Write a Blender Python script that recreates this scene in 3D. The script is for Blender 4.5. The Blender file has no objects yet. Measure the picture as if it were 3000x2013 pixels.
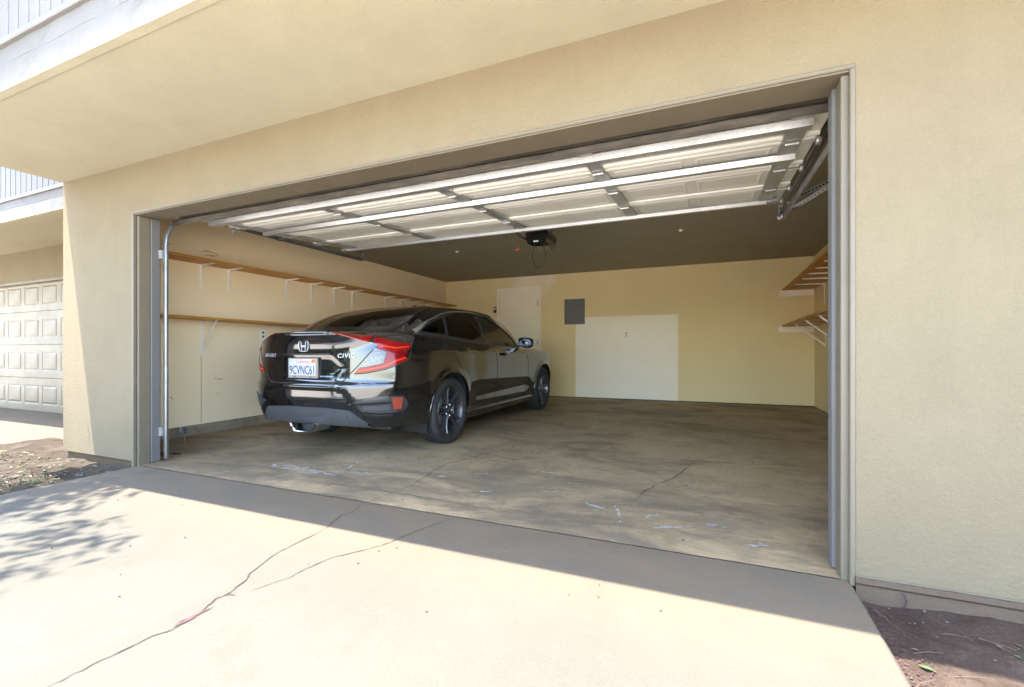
import bpy, bmesh, math, random
import numpy as np
from mathutils import Vector, Matrix
from mathutils.bvhtree import BVHTree
from mathutils import noise as mnoise
R = math.radians
rnd = random.Random(7)
SC = bpy.context.scene
COL = SC.collection

# ------------------------------------------------------------------ camera
cam_d = bpy.data.cameras.new('camera')
cam = bpy.data.objects.new('camera', cam_d); COL.objects.link(cam)
cam_d.sensor_width = 36.0
cam_d.lens = 36.0 * 1346 / 3000
cam_d.shift_y = 0.0095
cam_d.clip_start = 0.05; cam_d.clip_end = 500
cam.location = (0, 0, 0.9)
cam.rotation_euler = (R(90), 0, math.atan(580 / 1346))
SC.camera = cam
# ------------------------------------------------------------------ sky and sun
SUN = Vector((0.21, 0.2266, -1.0)).normalized()         # direction the light travels
to_sun = -SUN
SUN_EL = math.asin(to_sun.z)
world = bpy.data.worlds.new('World'); SC.world = world
world.use_nodes = True
wn = world.node_tree.nodes; wl = world.node_tree.links
sky = wn.new('ShaderNodeTexSky'); sky.sky_type = 'NISHITA'; sky.sun_disc = False
sky.sun_elevation = SUN_EL
sky.sun_rotation = math.atan2(to_sun.x, to_sun.y)
sky.air_density = 1.0; sky.dust_density = 1.2; sky.ozone_density = 1.0
wl.new(sky.outputs[0], wn['Background'].inputs[0])
wn['Background'].inputs[1].default_value = 0.15
sd = bpy.data.lights.new('sun', 'SUN'); sun = bpy.data.objects.new('sun', sd); COL.objects.link(sun)
sd.energy = 2.0; sd.angle = R(0.6); sd.color = (1.0, 0.95, 0.87)
sun.rotation_euler = SUN.to_track_quat('-Z', 'Y').to_euler()
sun.location = (-6, -6, 20)
SC.view_settings.view_transform = 'Standard'
SC.view_settings.look = 'None'
SC.view_settings.exposure = 3.75
SC.view_settings.gamma = 1.0
SC.cycles.max_bounces = 14
SC.cycles.diffuse_bounces = 8
SC.cycles.glossy_bounces = 6
SC.cycles.transmission_bounces = 8
SC.cycles.transparent_max_bounces = 12
SC.cycles.caustics_reflective = False
SC.cycles.caustics_refractive = False

# ------------------------------------------------------------------ helpers
class MB:
    """collects geometry for one mesh object"""
    def __init__(s): s.v = []; s.f = []
    def add(s, vs, fs):
        o = len(s.v); s.v += [tuple(p) for p in vs]; s.f += [tuple(i + o for i in f) for f in fs]; return s
    def box(s, x0, x1, y0, y1, z0, z1):
        return s.add([(x0,y0,z0),(x1,y0,z0),(x1,y1,z0),(x0,y1,z0),(x0,y0,z1),(x1,y0,z1),(x1,y1,z1),(x0,y1,z1)],
                     [(3,2,1,0),(4,5,6,7),(0,1,5,4),(1,2,6,5),(2,3,7,6),(3,0,4,7)])
    def quad(s, a, b, c, d): return s.add([a, b, c, d], [(0, 1, 2, 3)])
    def grid(s, rows, closed=False):
        n = len(rows[0]); vs = [p for r in rows for p in r]; fs = []
        for i in range(len(rows) - 1):
            for j in range(n if closed else n - 1):
                k = (j + 1) % n
                fs.append((i*n+j, i*n+k, (i+1)*n+k, (i+1)*n+j))
        return s.add(vs, fs)
    def tube(s, pts, r, n=8, cap=True):
        pts = [Vector(p) for p in pts]; rows = []
        up = Vector((0, 0, 1))
        for i, p in enumerate(pts):
            t = (pts[min(i+1, len(pts)-1)] - pts[max(i-1, 0)]).normalized()
            if abs(t.dot(up)) > .95: up = Vector((1, 0, 0))
            a = t.cross(up).normalized(); b = a.cross(t).normalized(); up = b
            rr = r[i] if isinstance(r, (list, tuple)) else r
            rows.append([p + (a*math.cos(2*math.pi*k/n) + b*math.sin(2*math.pi*k/n))*rr for k in range(n)])
        o = len(s.v); s.grid(rows, True)
        if cap:
            s.f.append(tuple(o + k for k in range(n))[::-1]); s.f.append(tuple(o + (len(rows)-1)*n + k for k in range(n)))
        return s
    def bar(s, p, q, w, h, up=(0, 0, 1)):
        p = Vector(p); q = Vector(q); t = (q - p).normalized(); u = Vector(up)
        a = t.cross(u).normalized() * w/2; b = a.cross(t).normalized() * h/2
        vs = [p-a-b, p+a-b, p+a+b, p-a+b, q-a-b, q+a-b, q+a+b, q-a+b]
        return s.add(vs, [(0,1,2,3),(7,6,5,4),(1,0,4,5),(2,1,5,6),(3,2,6,7),(0,3,7,4)])
    def lathe(s, prof, n=32, axis='z', center=(0, 0, 0), closed=False):
        rows = []; c = Vector(center)
        for k in range(n):
            t = 2*math.pi*k/n; row = []
            for (r, h) in prof:
                x, y = r*math.cos(t), r*math.sin(t)
                row.append(c + (Vector((x, y, h)) if axis == 'z' else Vector((h, x, y)) if axis == 'x' else Vector((x, h, y))))
            rows.append(row)
        rows.append(rows[0]); return s.grid(rows)
    def prism(s, poly, axis, d0, d1):
        """extrude a 2-D polygon along an axis ('x': poly=(y,z), 'y': (x,z), 'z': (x,y))"""
        def P(p, d): return (d, p[0], p[1]) if axis == 'x' else (p[0], d, p[1]) if axis == 'y' else (p[0], p[1], d)
        n = len(poly); vs = [P(p, d0) for p in poly] + [P(p, d1) for p in poly]
        fs = [tuple(range(n))[::-1], tuple(range(n, 2*n))] + [(i, (i+1) % n, n+(i+1) % n, n+i) for i in range(n)]
        return s.add(vs, fs)
    def mesh(s, name, mat=None, smooth=False, bevel=0, sharp=35, weld=True):
        me = bpy.data.meshes.new(name); bm = bmesh.new()
        vs = [bm.verts.new(p) for p in s.v]
        for f in s.f:
            try: bm.faces.new([vs[i] for i in f])
            except ValueError: pass
        if weld: bmesh.ops.remove_doubles(bm, verts=bm.verts, dist=1e-5)
        bmesh.ops.recalc_face_normals(bm, faces=bm.faces)
        if bevel:
            bmesh.ops.bevel(bm, geom=[e for e in bm.edges if e.calc_face_angle(0) > .5], offset=bevel, segments=1, affect='EDGES', profile=.5)
        bm.to_mesh(me); bm.free()
        if smooth:
            for p in me.polygons: p.use_smooth = True
            me.set_sharp_from_angle(angle=R(sharp))
        if mat: me.materials.append(mat)
        return me
    def build(s, name, mat, parent=None, smooth=False, bevel=0, sharp=35, weld=True, **kw):
        return link(name, s.mesh(name, mat, smooth, bevel, sharp, weld), parent, **kw)

def link(name, data, parent=None, label=None, cat=None, group=None, kind=None, loc=None, rot=None):
    o = bpy.data.objects.new(name, data); COL.objects.link(o)
    if parent is not None: o.parent = parent
    if loc is not None: o.location = loc
    if rot is not None: o.rotation_euler = rot
    return tag(o, label, cat, group, kind)
def tag(o, label=None, cat=None, group=None, kind=None):
    if label: o['label'] = label
    if cat: o['category'] = cat
    if group: o['group'] = group
    if kind: o['kind'] = kind
    return o
def thing(name, label, cat, loc=(0, 0, 0), rot=(0, 0, 0), group=None):
    return link(name, None, None, label, cat, group, None, loc, rot)

# ------------------------------------------------------------------ materials
class NT:
    def __init__(s, name):
        s.m = bpy.data.materials.new(name); s.m.use_nodes = True
        s.t = s.m.node_tree; s.n = s.t.nodes; s.p = s.n['Principled BSDF']; s.co = None
    def new(s, ty, **kw):
        n = s.n.new(ty)
        for k, v in kw.items(): setattr(n, k, v)
        return n
    def ln(s, a, b): s.t.links.new(a, b)
    def coord(s):
        if s.co is None: s.co = s.new('ShaderNodeTexCoord').outputs['Object']
        return s.co
    def mapped(s, scale=(1, 1, 1), loc=(0, 0, 0)):
        m = s.new('ShaderNodeMapping'); m.inputs['Scale'].default_value = scale; m.inputs['Location'].default_value = loc
        s.ln(s.coord(), m.inputs['Vector']); return m.outputs[0]
    def noise(s, scale, detail=4, rough=.55, vec=None, dist=0.0):
        n = s.new('ShaderNodeTexNoise'); n.inputs['Scale'].default_value = scale; n.inputs['Detail'].default_value = detail
        n.inputs['Roughness'].default_value = rough; n.inputs['Distortion'].default_value = dist
        s.ln(vec or s.coord(), n.inputs['Vector']); return n.outputs['Fac']
    def ramp(s, fac, stops):
        r = s.new('ShaderNodeValToRGB'); e = r.color_ramp.elements
        while len(e) < len(stops): e.new(.5)
        for i, (p, c) in enumerate(stops):
            e[i].position = p; e[i].color = tuple(c) + (1,) if isinstance(c, (tuple, list)) else (c, c, c, 1)
        s.ln(fac, r.inputs[0]); return r.outputs[0]
    def mix(s, fac, a, b, mode='MIX'):
        m = s.new('ShaderNodeMix', data_type='RGBA', blend_type=mode)
        for k, v in ((0, fac), (6, a), (7, b)):
            if hasattr(v, 'node'): s.ln(v, m.inputs[k])
            else: m.inputs[k].default_value = v if k == 0 else (tuple(v) + (1,))[:4]
        return m.outputs[2]
    def bump(s, h, strength=.3, dist=.005, normal=None):
        b = s.new('ShaderNodeBump'); b.inputs['Strength'].default_value = strength; b.inputs['Distance'].default_value = dist
        s.ln(h, b.inputs['Height'])
        if normal is not None: s.ln(normal, b.inputs['Normal'])
        return b.outputs[0]
    def set(s, **kw):
        for k, v in kw.items():
            i = s.p.inputs[k.replace('_', ' ')]
            if hasattr(v, 'node'): s.ln(v, i)
            else: i.default_value = (tuple(v) + (1,))[:4] if isinstance(v, (tuple, list)) else v
        return s.m
MATS = {}
def simple(name, base, rough=.6, metal=0.0, var=.12, vscale=6.0, bump=0.0, bscale=60.0, bdist=.002, **kw):
    t = NT(name); c = tuple(base)
    if var:
        lo = tuple(x*(1-var) for x in c); hi = tuple(min(1, x*(1+var)) for x in c)
        t.set(Base_Color=t.ramp(t.noise(vscale, 6, .6), [(.3, lo), (.7, hi)]))
        t.set(Roughness=t.ramp(t.noise(vscale*2.3, 4), [(.3, max(.02, rough*.85)), (.7, min(1, rough*1.12))]))
    else:
        t.set(Base_Color=c, Roughness=rough)
    t.set(Metallic=metal)
    if bump: t.set(Normal=t.bump(t.noise(bscale, 5, .6), bump, bdist))
    for k, v in kw.items(): t.set(**{k: v})
    MATS[name] = t.m; return t.m

def stucco(name, c1, c2, bump=.55, scale=55., dirt=None):
    t = NT(name)
    big = t.noise(.9, 5, .6)
    col = t.ramp(big, [(.3, c1), (.7, c2)])
    fine = t.noise(220, 3, .7)
    col = t.mix(.20, col, t.ramp(fine, [(.35, tuple(x*.45 for x in c1)), (.65, c2)]))
    mot = t.ramp(t.noise(3.5, 8, .7, dist=.4), [(.35, .955), (.68, 1.03)])
    col = t.mix(1.0, col, mot, 'MULTIPLY')
    drip = t.ramp(t.noise(1.4, 6, .7, t.mapped((5, 5, .35)), .3), [(.56, 0.), (.75, .10)])
    col = t.mix(drip, col, tuple(x*.72 for x in c1))
    if dirt:                                         # splash-back dirt that fades with height
        sx = t.new('ShaderNodeSeparateXYZ'); t.ln(t.coord(), sx.inputs[0])
        mr = t.new('ShaderNodeMapRange'); mr.inputs[1].default_value = .45; mr.inputs[2].default_value = -.02
        mr.inputs[3].default_value = 0; mr.inputs[4].default_value = .55; t.ln(sx.outputs[2], mr.inputs[0])
        ml = t.new('ShaderNodeMath', operation='MULTIPLY'); t.ln(mr.outputs[0], ml.inputs[0]); t.ln(t.noise(5, 6, .7), ml.inputs[1])
        col = t.mix(ml.outputs[0], col, dirt)
    a = t.noise(scale, 4, .62, dist=.4); b = t.noise(scale*3.2, 3, .6)
    h = t.mix(.35, a, b)
    n1 = t.bump(h, bump, .012)
    n2 = t.bump(t.noise(2.0, 3), .15, .03, n1)
    return t.set(Base_Color=col, Roughness=.92, Normal=n2, Specular_IOR_Level=.15)

M_STUCCO = stucco('tan_stucco', (.176, .141, .088), (.193, .157, .100), dirt=(.125, .097, .062))
M_SOFFIT = stucco('smooth_tan_soffit', (.357, .3192, .2251), (.3906, .3511, .2537), bump=.12, scale=90)
M_NSTUCCO = stucco('pale_tan_stucco', (.168, .1386, .08736), (.189, .1571, .1008), bump=.3)
def interior_wall(name, patch=False):
    t = NT(name)
    col = t.ramp(t.noise(1.1, 5, .6), [(.3, (.75, .60, .31)), (.7, (.79, .64, .35))])
    stain = t.ramp(t.noise(2.6, 7, .72, dist=.8), [(.60, 0.), (.74, .42)])
    col = t.mix(stain, col, (.62, .48, .24))
    if patch:
        sx = t.new('ShaderNodeSeparateXYZ'); t.ln(t.coord(), sx.inputs[0])
        nz = t.noise(2.5, 5, .6)
        def edge(inp, a, b, w):
            m = t.new('ShaderNodeMapRange', interpolation_type='SMOOTHSTEP')
            ad = t.new('ShaderNodeMath', operation='MULTIPLY_ADD'); t.ln(nz, ad.inputs[0]); ad.inputs[1].default_value = w
            t.ln(inp, ad.inputs[2]); t.ln(ad.outputs[0], m.inputs[0])
            m.inputs[1].default_value = a; m.inputs[2].default_value = b; return m.outputs[0]
        def mul(a, b):
            m = t.new('ShaderNodeMath', operation='MULTIPLY'); t.ln(a, m.inputs[0]); t.ln(b, m.inputs[1]); return m.outputs[0]
        X, Z = sx.outputs[0], sx.outputs[2]
        # a repainted rectangle in a paler tone, brushed edges
        k = mul(mul(edge(X, -2.33, -2.31, .03), edge(X, -.475, -.50, .04)), edge(Z, 1.60, 1.585, .03))
        col = t.mix(k, col, t.ramp(t.noise(3, 5), [(.3, (.88, .80, .63)), (.7, (.91, .835, .68))]))
        # pale glow over the door, painted into the wall colour in patches
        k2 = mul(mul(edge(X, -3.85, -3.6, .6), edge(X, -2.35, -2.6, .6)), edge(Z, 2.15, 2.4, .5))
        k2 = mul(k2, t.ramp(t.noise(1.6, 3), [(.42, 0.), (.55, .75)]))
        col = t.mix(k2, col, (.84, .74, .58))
    n1 = t.bump(t.noise(70, 4, .6), .18, .006)
    n2 = t.bump(t.noise(3, 3), .2, .01, n1)
    return t.set(Base_Color=col, Roughness=.75, Normal=n2, Specular_IOR_Level=.25)
M_IWALL = interior_wall('interior_wall_paint')
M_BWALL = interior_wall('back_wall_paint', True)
M_CEIL = simple('ceiling_paint', (.91, .82, .63), .8, var=.04, vscale=1.6, bump=.15, bscale=50)
def leftwall():
    t = NT('left_wall_paint')
    col = t.ramp(t.noise(1.3, 5, .6), [(.3, (.84, .70, .475)), (.7, (.88, .74, .515))])
    sx = t.new('ShaderNodeSeparateXYZ'); t.ln(t.coord(), sx.inputs[0])
    mr = t.new('ShaderNodeMapRange'); mr.inputs[1].default_value = 1.35; mr.inputs[2].default_value = 2.1
    t.ln(sx.outputs[2], mr.inputs[0])
    col = t.mix(mr.outputs[0], col, (.82, .67, .43))
    sc = t.ramp(t.noise(7, 8, .75, dist=1.5), [(.66, 0.), (.72, .5)])
    col = t.mix(sc, col, (.36, .27, .16))
    return t.set(Base_Color=col, Roughness=.72, Normal=t.bump(t.noise(60, 4), .15, .006), Specular_IOR_Level=.25)
M_LWALL = leftwall()
M_TRIM = simple('tan_trim_paint', (.13, .1074, .07182), .55, var=.07, vscale=3, bump=.1, bscale=30)
def bluetrim():
    t = NT('blue_grey_weathered_board')
    col = t.ramp(t.noise(2, 5, .6, t.mapped((6, 6, 1))), [(.3, (.1025, .0966, .0882)), (.7, (.126, .1193, .1092))])
    sp = t.ramp(t.noise(5, 6, .7, t.mapped((4, 4, 1))), [(.62, 0.), (.70, .6)])
    return t.set(Base_Color=t.mix(sp, col, (.1596, .1134, .084)), Roughness=.6, Normal=t.bump(t.noise(12, 5, .6, t.mapped((10, 10, .6))), .2, .003))
M_BLUE = bluetrim()
def whiteband():
    t = NT('weathered_white_fascia')
    col = t.ramp(t.noise(1.5, 6, .65), [(.3, (0.1128, 0.1056, 0.0946)), (.65, (0.1342, 0.1266, 0.1148))])
    st = t.ramp(t.noise(4, 8, .75, t.mapped((1, 1, 1.6)), 1.0), [(.55, 0.), (.68, .7)])
    col = t.mix(st, col, (0.0821, 0.0749, 0.0658))
    lines = t.ramp(t.noise(3, 7, .7, t.mapped((.8, 1, 10)), .6), [(.60, 0.), (.64, .7), (.67, 0.)])
    col = t.mix(lines, col, (0.1214, 0.1050, 0.0872))
    return t.set(Base_Color=col, Roughness=.8, Normal=t.bump(t.noise(14, 8, .7), .35, .012))
M_BAND = whiteband()
def siding():
    t = NT('white_wood_siding')
    col = t.ramp(t.noise(2, 6, .6, t.mapped((8, 8, .8))), [(.3, (0.1344, 0.1255, 0.1169)), (.7, (0.1596, 0.1500, 0.1399))])
    st = t.ramp(t.noise(2.4, 7, .75, t.mapped((12, 12, .9))), [(.60, 0.), (.72, .5)])
    return t.set(Base_Color=t.mix(st, col, (0.1386, 0.1279, 0.1200)), Roughness=.75, Normal=t.bump(t.noise(6, 6, .7, t.mapped((14, 14, .8))), .3, .003))
M_SIDING = siding()
M_SILL = simple('pale_sill_paint', (.1554, .1478, .1394), .6, var=.08)
def concrete(name, c1, c2, c3, spots=True, bump=.25, stain=(.3, .22, .14), amount=.4, grit=False):
    t = NT(name)
    col = t.ramp(t.noise(.8, 7, .62), [(.28, c1), (.5, c2), (.72, c3)])
    st = t.ramp(t.noise(1.7, 8, .7, dist=.7), [(.54, 0.), (.72, amount)])
    col = t.mix(st, col, stain)
    fine = t.ramp(t.noise(160, 3, .7), [(.3, .86), (.7, 1.06)])
    col = t.mix(1.0, col, fine, 'MULTIPLY')
    if spots:
        v = t.new('ShaderNodeTexVoronoi'); v.inputs['Scale'].default_value = 5.5; t.ln(t.coord(), v.inputs['Vector'])
        sp = t.ramp(v.outputs['Distance'], [(.012, .55), (.03, 0.)])
        col = t.mix(sp, col, (.12, .09, .07))
    if grit:
        tr = t.ramp(t.noise(1.1, 6, .7, t.mapped((3.2, .5, 1)), .5), [(.50, 0.), (.70, .35)])       # faint tyre and drip streaks towards the door
        col = t.mix(tr, col, (.0672, .05964, .04788))
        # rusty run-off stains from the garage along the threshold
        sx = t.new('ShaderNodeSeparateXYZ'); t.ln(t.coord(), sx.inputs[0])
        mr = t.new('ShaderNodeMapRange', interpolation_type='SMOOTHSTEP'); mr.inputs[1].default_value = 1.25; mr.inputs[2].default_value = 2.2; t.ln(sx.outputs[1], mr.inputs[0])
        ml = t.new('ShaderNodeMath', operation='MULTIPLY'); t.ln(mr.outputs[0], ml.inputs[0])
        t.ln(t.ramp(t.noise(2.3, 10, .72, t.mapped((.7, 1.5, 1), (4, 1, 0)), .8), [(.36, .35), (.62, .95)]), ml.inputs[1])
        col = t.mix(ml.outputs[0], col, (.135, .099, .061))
        po = t.ramp(t.noise(300, 2, .5), [(.30, .5), (.36, 0.)])
        col = t.mix(po, col, (.0462, .03948, .03108))
        pa = t.ramp(t.noise(6, 8, .75, dist=.6), [(.58, 0.), (.66, .35)])
        col = t.mix(pa, col, (.1025, .09744, .08316))
    nb = t.bump(t.noise(130, 4, .65), bump, .004)
    nb = t.bump(t.noise(9, 6, .6), bump*.6, .012, nb)
    return t.set(Base_Color=col, Roughness=.88, Normal=nb, Specular_IOR_Level=.25)
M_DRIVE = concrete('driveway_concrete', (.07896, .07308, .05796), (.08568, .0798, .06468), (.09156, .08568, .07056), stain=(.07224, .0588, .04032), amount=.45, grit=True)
def floor_mat():
    t = NT('stained_garage_floor')
    m = t.mapped((1, .55, 1))
    col = t.ramp(t.noise(.75, 7, .62, m, .5), [(.26, (.23, .158, .08)), (.48, (.36, .26, .142)), (.64, (.43, .318, .178)), (.82, (.41, .325, .208))])
    oil = t.ramp(t.noise(1.35, 12, .74, t.mapped((.8, 1.3, 1), (3.1, .4, 0)), .9), [(.47, 0.), (.66, .78)])
    col = t.mix(oil, col, (.085, .066, .044))
    rust = t.ramp(t.noise(1.9, 7, .7, t.mapped((1, 1.2, 1), (7, 2, 0)), .6), [(.56, 0.), (.72, .45)])
    col = t.mix(rust, col, (.24, .14, .065))
    scuff = t.ramp(t.noise(3.2, 12, .82, t.mapped((.7, 2.2, 1), (1, 5, 0)), 1.4), [(.60, 0.), (.68, .30), (.74, .6)])
    col = t.mix(scuff, col, (.50, .46, .39))
    hair = t.ramp(t.noise(2.2, 9, .7, t.mapped((1, 1, 1), (9, 3, 0)), 2.2), [(.492, 0.), (.5, .55), (.508, 0.)])
    col = t.mix(hair, col, (.07, .06, .05))
    sx = t.new('ShaderNodeSeparateXYZ'); t.ln(t.coord(), sx.inputs[0])
    mr = t.new('ShaderNodeMapRange', interpolation_type='SMOOTHSTEP'); mr.inputs[1].default_value = 4.0; mr.inputs[2].default_value = 2.3; t.ln(sx.outputs[1], mr.inputs[0])
    ml = t.new('ShaderNodeMath', operation='MULTIPLY'); t.ln(mr.outputs[0], ml.inputs[0])
    t.ln(t.ramp(t.noise(2.1, 10, .74, t.mapped((.6, 1.6, 1), (2, 8, 0)), 1.0), [(.38, .1), (.60, .85)]), ml.inputs[1])
    col = t.mix(ml.outputs[0], col, (.115, .094, .065))
    fine = t.ramp(t.noise(120, 4, .7), [(.3, .82), (.7, 1.10)])
    col = t.mix(1.0, col, fine, 'MULTIPLY')
    rg = t.ramp(t.noise(1.7, 6, .6), [(.35, .55), (.65, .85)])
    nb = t.bump(t.noise(110, 4, .6), .14, .003); nb = t.bump(t.noise(5, 6, .6), .15, .012, nb)
    return t.set(Base_Color=col, Roughness=rg, Normal=nb, Specular_IOR_Level=.25)
M_FLOOR = floor_mat()
M_BASE = concrete('foundation_concrete', (0.0657, 0.0460, 0.0297), (0.0857, 0.0613, 0.0411), (0.1071, 0.0779, 0.0548), False, .8, (0.0750, 0.0370, 0.0126), .75)
M_BASE2 = concrete('rusty_foundation', (.063, .03948, .02016), (.0924, .063, .03528), (.126, .0924, .0588), False, .8, (.1008, .042, .01008), .8)
M_CURB = concrete('curb_concrete', (.14, .11, .075), (.23, .185, .125), (.34, .29, .21), False, .6, (.07, .06, .05), .8)
def dirt():
    t = NT('dirt')
    col = t.ramp(t.noise(3, 8, .7), [(.28, (.03024, .02268, .01596)), (.5, (.05544, .04368, .03192)), (.72, (.09072, .0756, .05712))])
    fine = t.ramp(t.noise(70, 5, .75), [(.25, .55), (.75, 1.25)])
    col = t.mix(1.0, col, fine, 'MULTIPLY')
    nb = t.bump(t.noise(45, 6, .7), .7, .012)
    return t.set(Base_Color=col, Roughness=.95, Normal=nb, Specular_IOR_Level=.1)
M_DIRT = dirt()
def dirt2():
    t = NT('purple_brown_dirt')
    col = t.ramp(t.noise(4, 8, .7), [(.26, (0.0277, 0.0187, 0.0140)), (.5, (0.0573, 0.0407, 0.0310)), (.75, (0.1063, 0.0790, 0.0599))])
    fine = t.ramp(t.noise(80, 5, .75), [(.25, .6), (.75, 1.25)])
    col = t.mix(1.0, col, fine, 'MULTIPLY')
    return t.set(Base_Color=col, Roughness=.95, Normal=t.bump(t.noise(60, 6, .7), .7, .010), Specular_IOR_Level=.1)
M_DIRT2 = dirt2()
M_CRACK = simple('dark_crack', (.0294, .02268, .01764), .95, var=.3, vscale=20)  # one dark tone for cracks and joint lines
M_PAINTSPOT = simple('white_paint_smear', (.33, .32, .30), .7, var=.3, vscale=25)
M_PINK = simple('pink_petal', (.06048, .02352, .02856), .8, var=.4, vscale=40)
def galv():
    t = NT('galvanized_steel')
    v = t.new('ShaderNodeTexVoronoi'); v.inputs['Scale'].default_value = 60; t.ln(t.coord(), v.inputs['Vector'])
    col = t.mix(1.0, t.ramp(t.noise(4, 5), [(.3, (.40, .40, .39)), (.7, (.50, .50, .49))]), t.ramp(v.outputs['Distance'], [(.0, .86), (.6, 1.05)]), 'MULTIPLY')
    return t.set(Base_Color=col, Metallic=.6, Roughness=t.ramp(t.noise(9, 5), [(.3, .28), (.7, .46)]))
M_GALV = galv()
M_TRACK = simple('dull_galvanized_track', (.20, .20, .195), .35, .75, var=.2, vscale=8)
M_DKSTEEL = simple('dull_steel', (.36, .36, .36), .42, .6, var=.2, vscale=10)
def weathered():
    t = NT('weathered_bottom_seal')
    col = t.ramp(t.noise(3, 8, .7, t.mapped((1, 6, 6))), [(.28, (.02, .016, .012)), (.5, (.055, .045, .034)), (.75, (.13, .112, .09))])
    return t.set(Base_Color=col, Roughness=.7, Normal=t.bump(t.noise(20, 6), .3, .004))
M_SEAL = weathered()
M_DOORIN = simple('ivory_door_steel', (.86, .83, .76), .42, var=.03, vscale=2, bump=.06, bscale=90)
M_NDOOR = simple('cream_garage_door_paint', (.150, .113, .066), .5, var=.04, vscale=2, bump=.12, bscale=120)
def wood():
    t = NT('yellow_varnished_wood')
    m = t.mapped((14, 1.2, 14))
    w = t.noise(2.2, 7, .65, m, 1.2)
    col = t.ramp(w, [(.25, (.32, .135, .015)), (.5, (.52, .25, .04)), (.75, (.64, .36, .08))])
    return t.set(Base_Color=col, Roughness=.5, Normal=t.bump(w, .15, .002))
M_WOOD = wood()
M_WHITE = simple('white_bracket_enamel', (.80, .78, .73), .45, var=.06)
M_IDOOR = simple('interior_door_paint', (.89, .80, .62), .5, var=.05, vscale=2, bump=.05)
M_PANEL = simple('grey_electrical_panel', (.10, .10, .095), .45, var=.12, vscale=5)
M_BLACKP = simple('glossy_black_plastic', (.012, .012, .012), .16, var=0)
M_BLACKM = simple('matte_black_plastic', (.022, .022, .023), .55, var=.2)
M_GREYP = simple('grey_plastic', (.16, .15, .13), .5, var=.1)
M_RED = simple('red_plastic', (.45, .012, .012), .4, var=.1)
M_PORC = simple('porcelain', (.55, .46, .30), .35, var=.08)
M_BULB = simple('frosted_bulb_glass', (.90, .89, .86), .25, var=.02)
M_DARKGAP = simple('dark_void', (.012, .011, .010), .9, var=0)
M_BOUNCE = concrete('alley_bounce_concrete', (.56, .51, .43), (.60, .545, .46), (.63, .575, .49), False)  # unseen pale concrete, brightened to bounce light into the garage
# ================================================================== SETTING
FY = 2.18          # facade plane
OX0, OX1, OZ = -4.246, .513, 2.016          # garage opening in the stucco
GX0, GX1, GY0, GY1, GZ = -5.19, 1.50, 2.38, 8.46, 2.536   # inside of the garage
SOF, FAS = 2.42, 1.272                       # soffit height, fascia plane
PX0 = -5.30                                  # left corner of the pier
def gfloor(x, y): return .01*(y - 2.2) - (.02 if x < -4.6 else 0)*0
def drivez(y): return -.016*(2.2 - y) if y > -1.5 else -.059

def fbm(x, y, sc, o=0.0): return mnoise.fractal(Vector((x*sc, y*sc, o)), 1.0, 2.0, 4)
def sheet(name, mat, x0, x1, y0, y1, zf, nx, ny, parent=None, **kw):
    rows = [[(x0+(x1-x0)*i/nx, y0+(y1-y0)*j/ny, zf(x0+(x1-x0)*i/nx, y0+(y1-y0)*j/ny)) for i in range(nx+1)] for j in range(ny+1)]
    return MB().grid(rows).build(name, mat, parent, smooth=True, **kw)

sheet('ground', M_BOUNCE, -120, 120, -120, 60, lambda x, y: -.16, 4, 4, kind='structure')
sheet('alley_reflector', M_BOUNCE, -45, 45, -10, .39, lambda x, y: -.034, 8, 4, kind='structure')  # out of view, brought up close to the drive as a light reflector
def slab(name, x0, x1, y0, y1, zf, mat, th=.12, n=10):
    m = MB(); ys = [y0+(y1-y0)*j/n for j in range(n+1)]
    e = .012
    rows = [[(x0, y, zf(y)-th), (x0, y, zf(y)-e), (x0+e, y, zf(y)), (x1-e, y, zf(y)), (x1, y, zf(y)-e), (x1, y, zf(y)-th)] for y in ys]
    m.grid(rows)
    for k in (0, -1): m.f.append(tuple((0 if k == 0 else n*6) + i for i in range(6)))
    return m.build(name, mat, kind='structure')
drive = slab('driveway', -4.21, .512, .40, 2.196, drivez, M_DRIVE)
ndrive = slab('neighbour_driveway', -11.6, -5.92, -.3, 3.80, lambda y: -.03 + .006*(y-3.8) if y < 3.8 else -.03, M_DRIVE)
gf = sheet('garage_floor', M_FLOOR, GX0-.02, GX1+.02, 2.204, GY1+.02, lambda x, y: .01*(y-2.2), 6, 6, kind='structure')
MB().box(-4.24, .50, 2.1925, 2.2075, -.08, -.006).build('expansion_joint', M_CRACK, gf)
def dz(x, y):
    e = min(1, max(0, (-4.21-x)/.25)) if x < -2 else 1
    return -.045 + .030*fbm(x, y, 2.2) + .012*fbm(x, y, 9, 3) - .012*(1-e)
dirtL = sheet('dirt_strip', M_DIRT, -6.6, -4.205, -.3, 2.6, lambda x, y: min(dz(x, y) + .05*max(0, y-1.4) - .02, .005), 60, 100, kind='structure')
def dz2(x, y): return -.075 + .015*fbm(x, y, 3, 5) + .006*fbm(x, y, 12, 8) + .03*max(0, min(1, (y-1.85)/.3))
dirtR = sheet('dirt_bed', M_DIRT2, .508, 4.5, -.3, 2.22, dz2, 110, 100, kind='structure')

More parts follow.
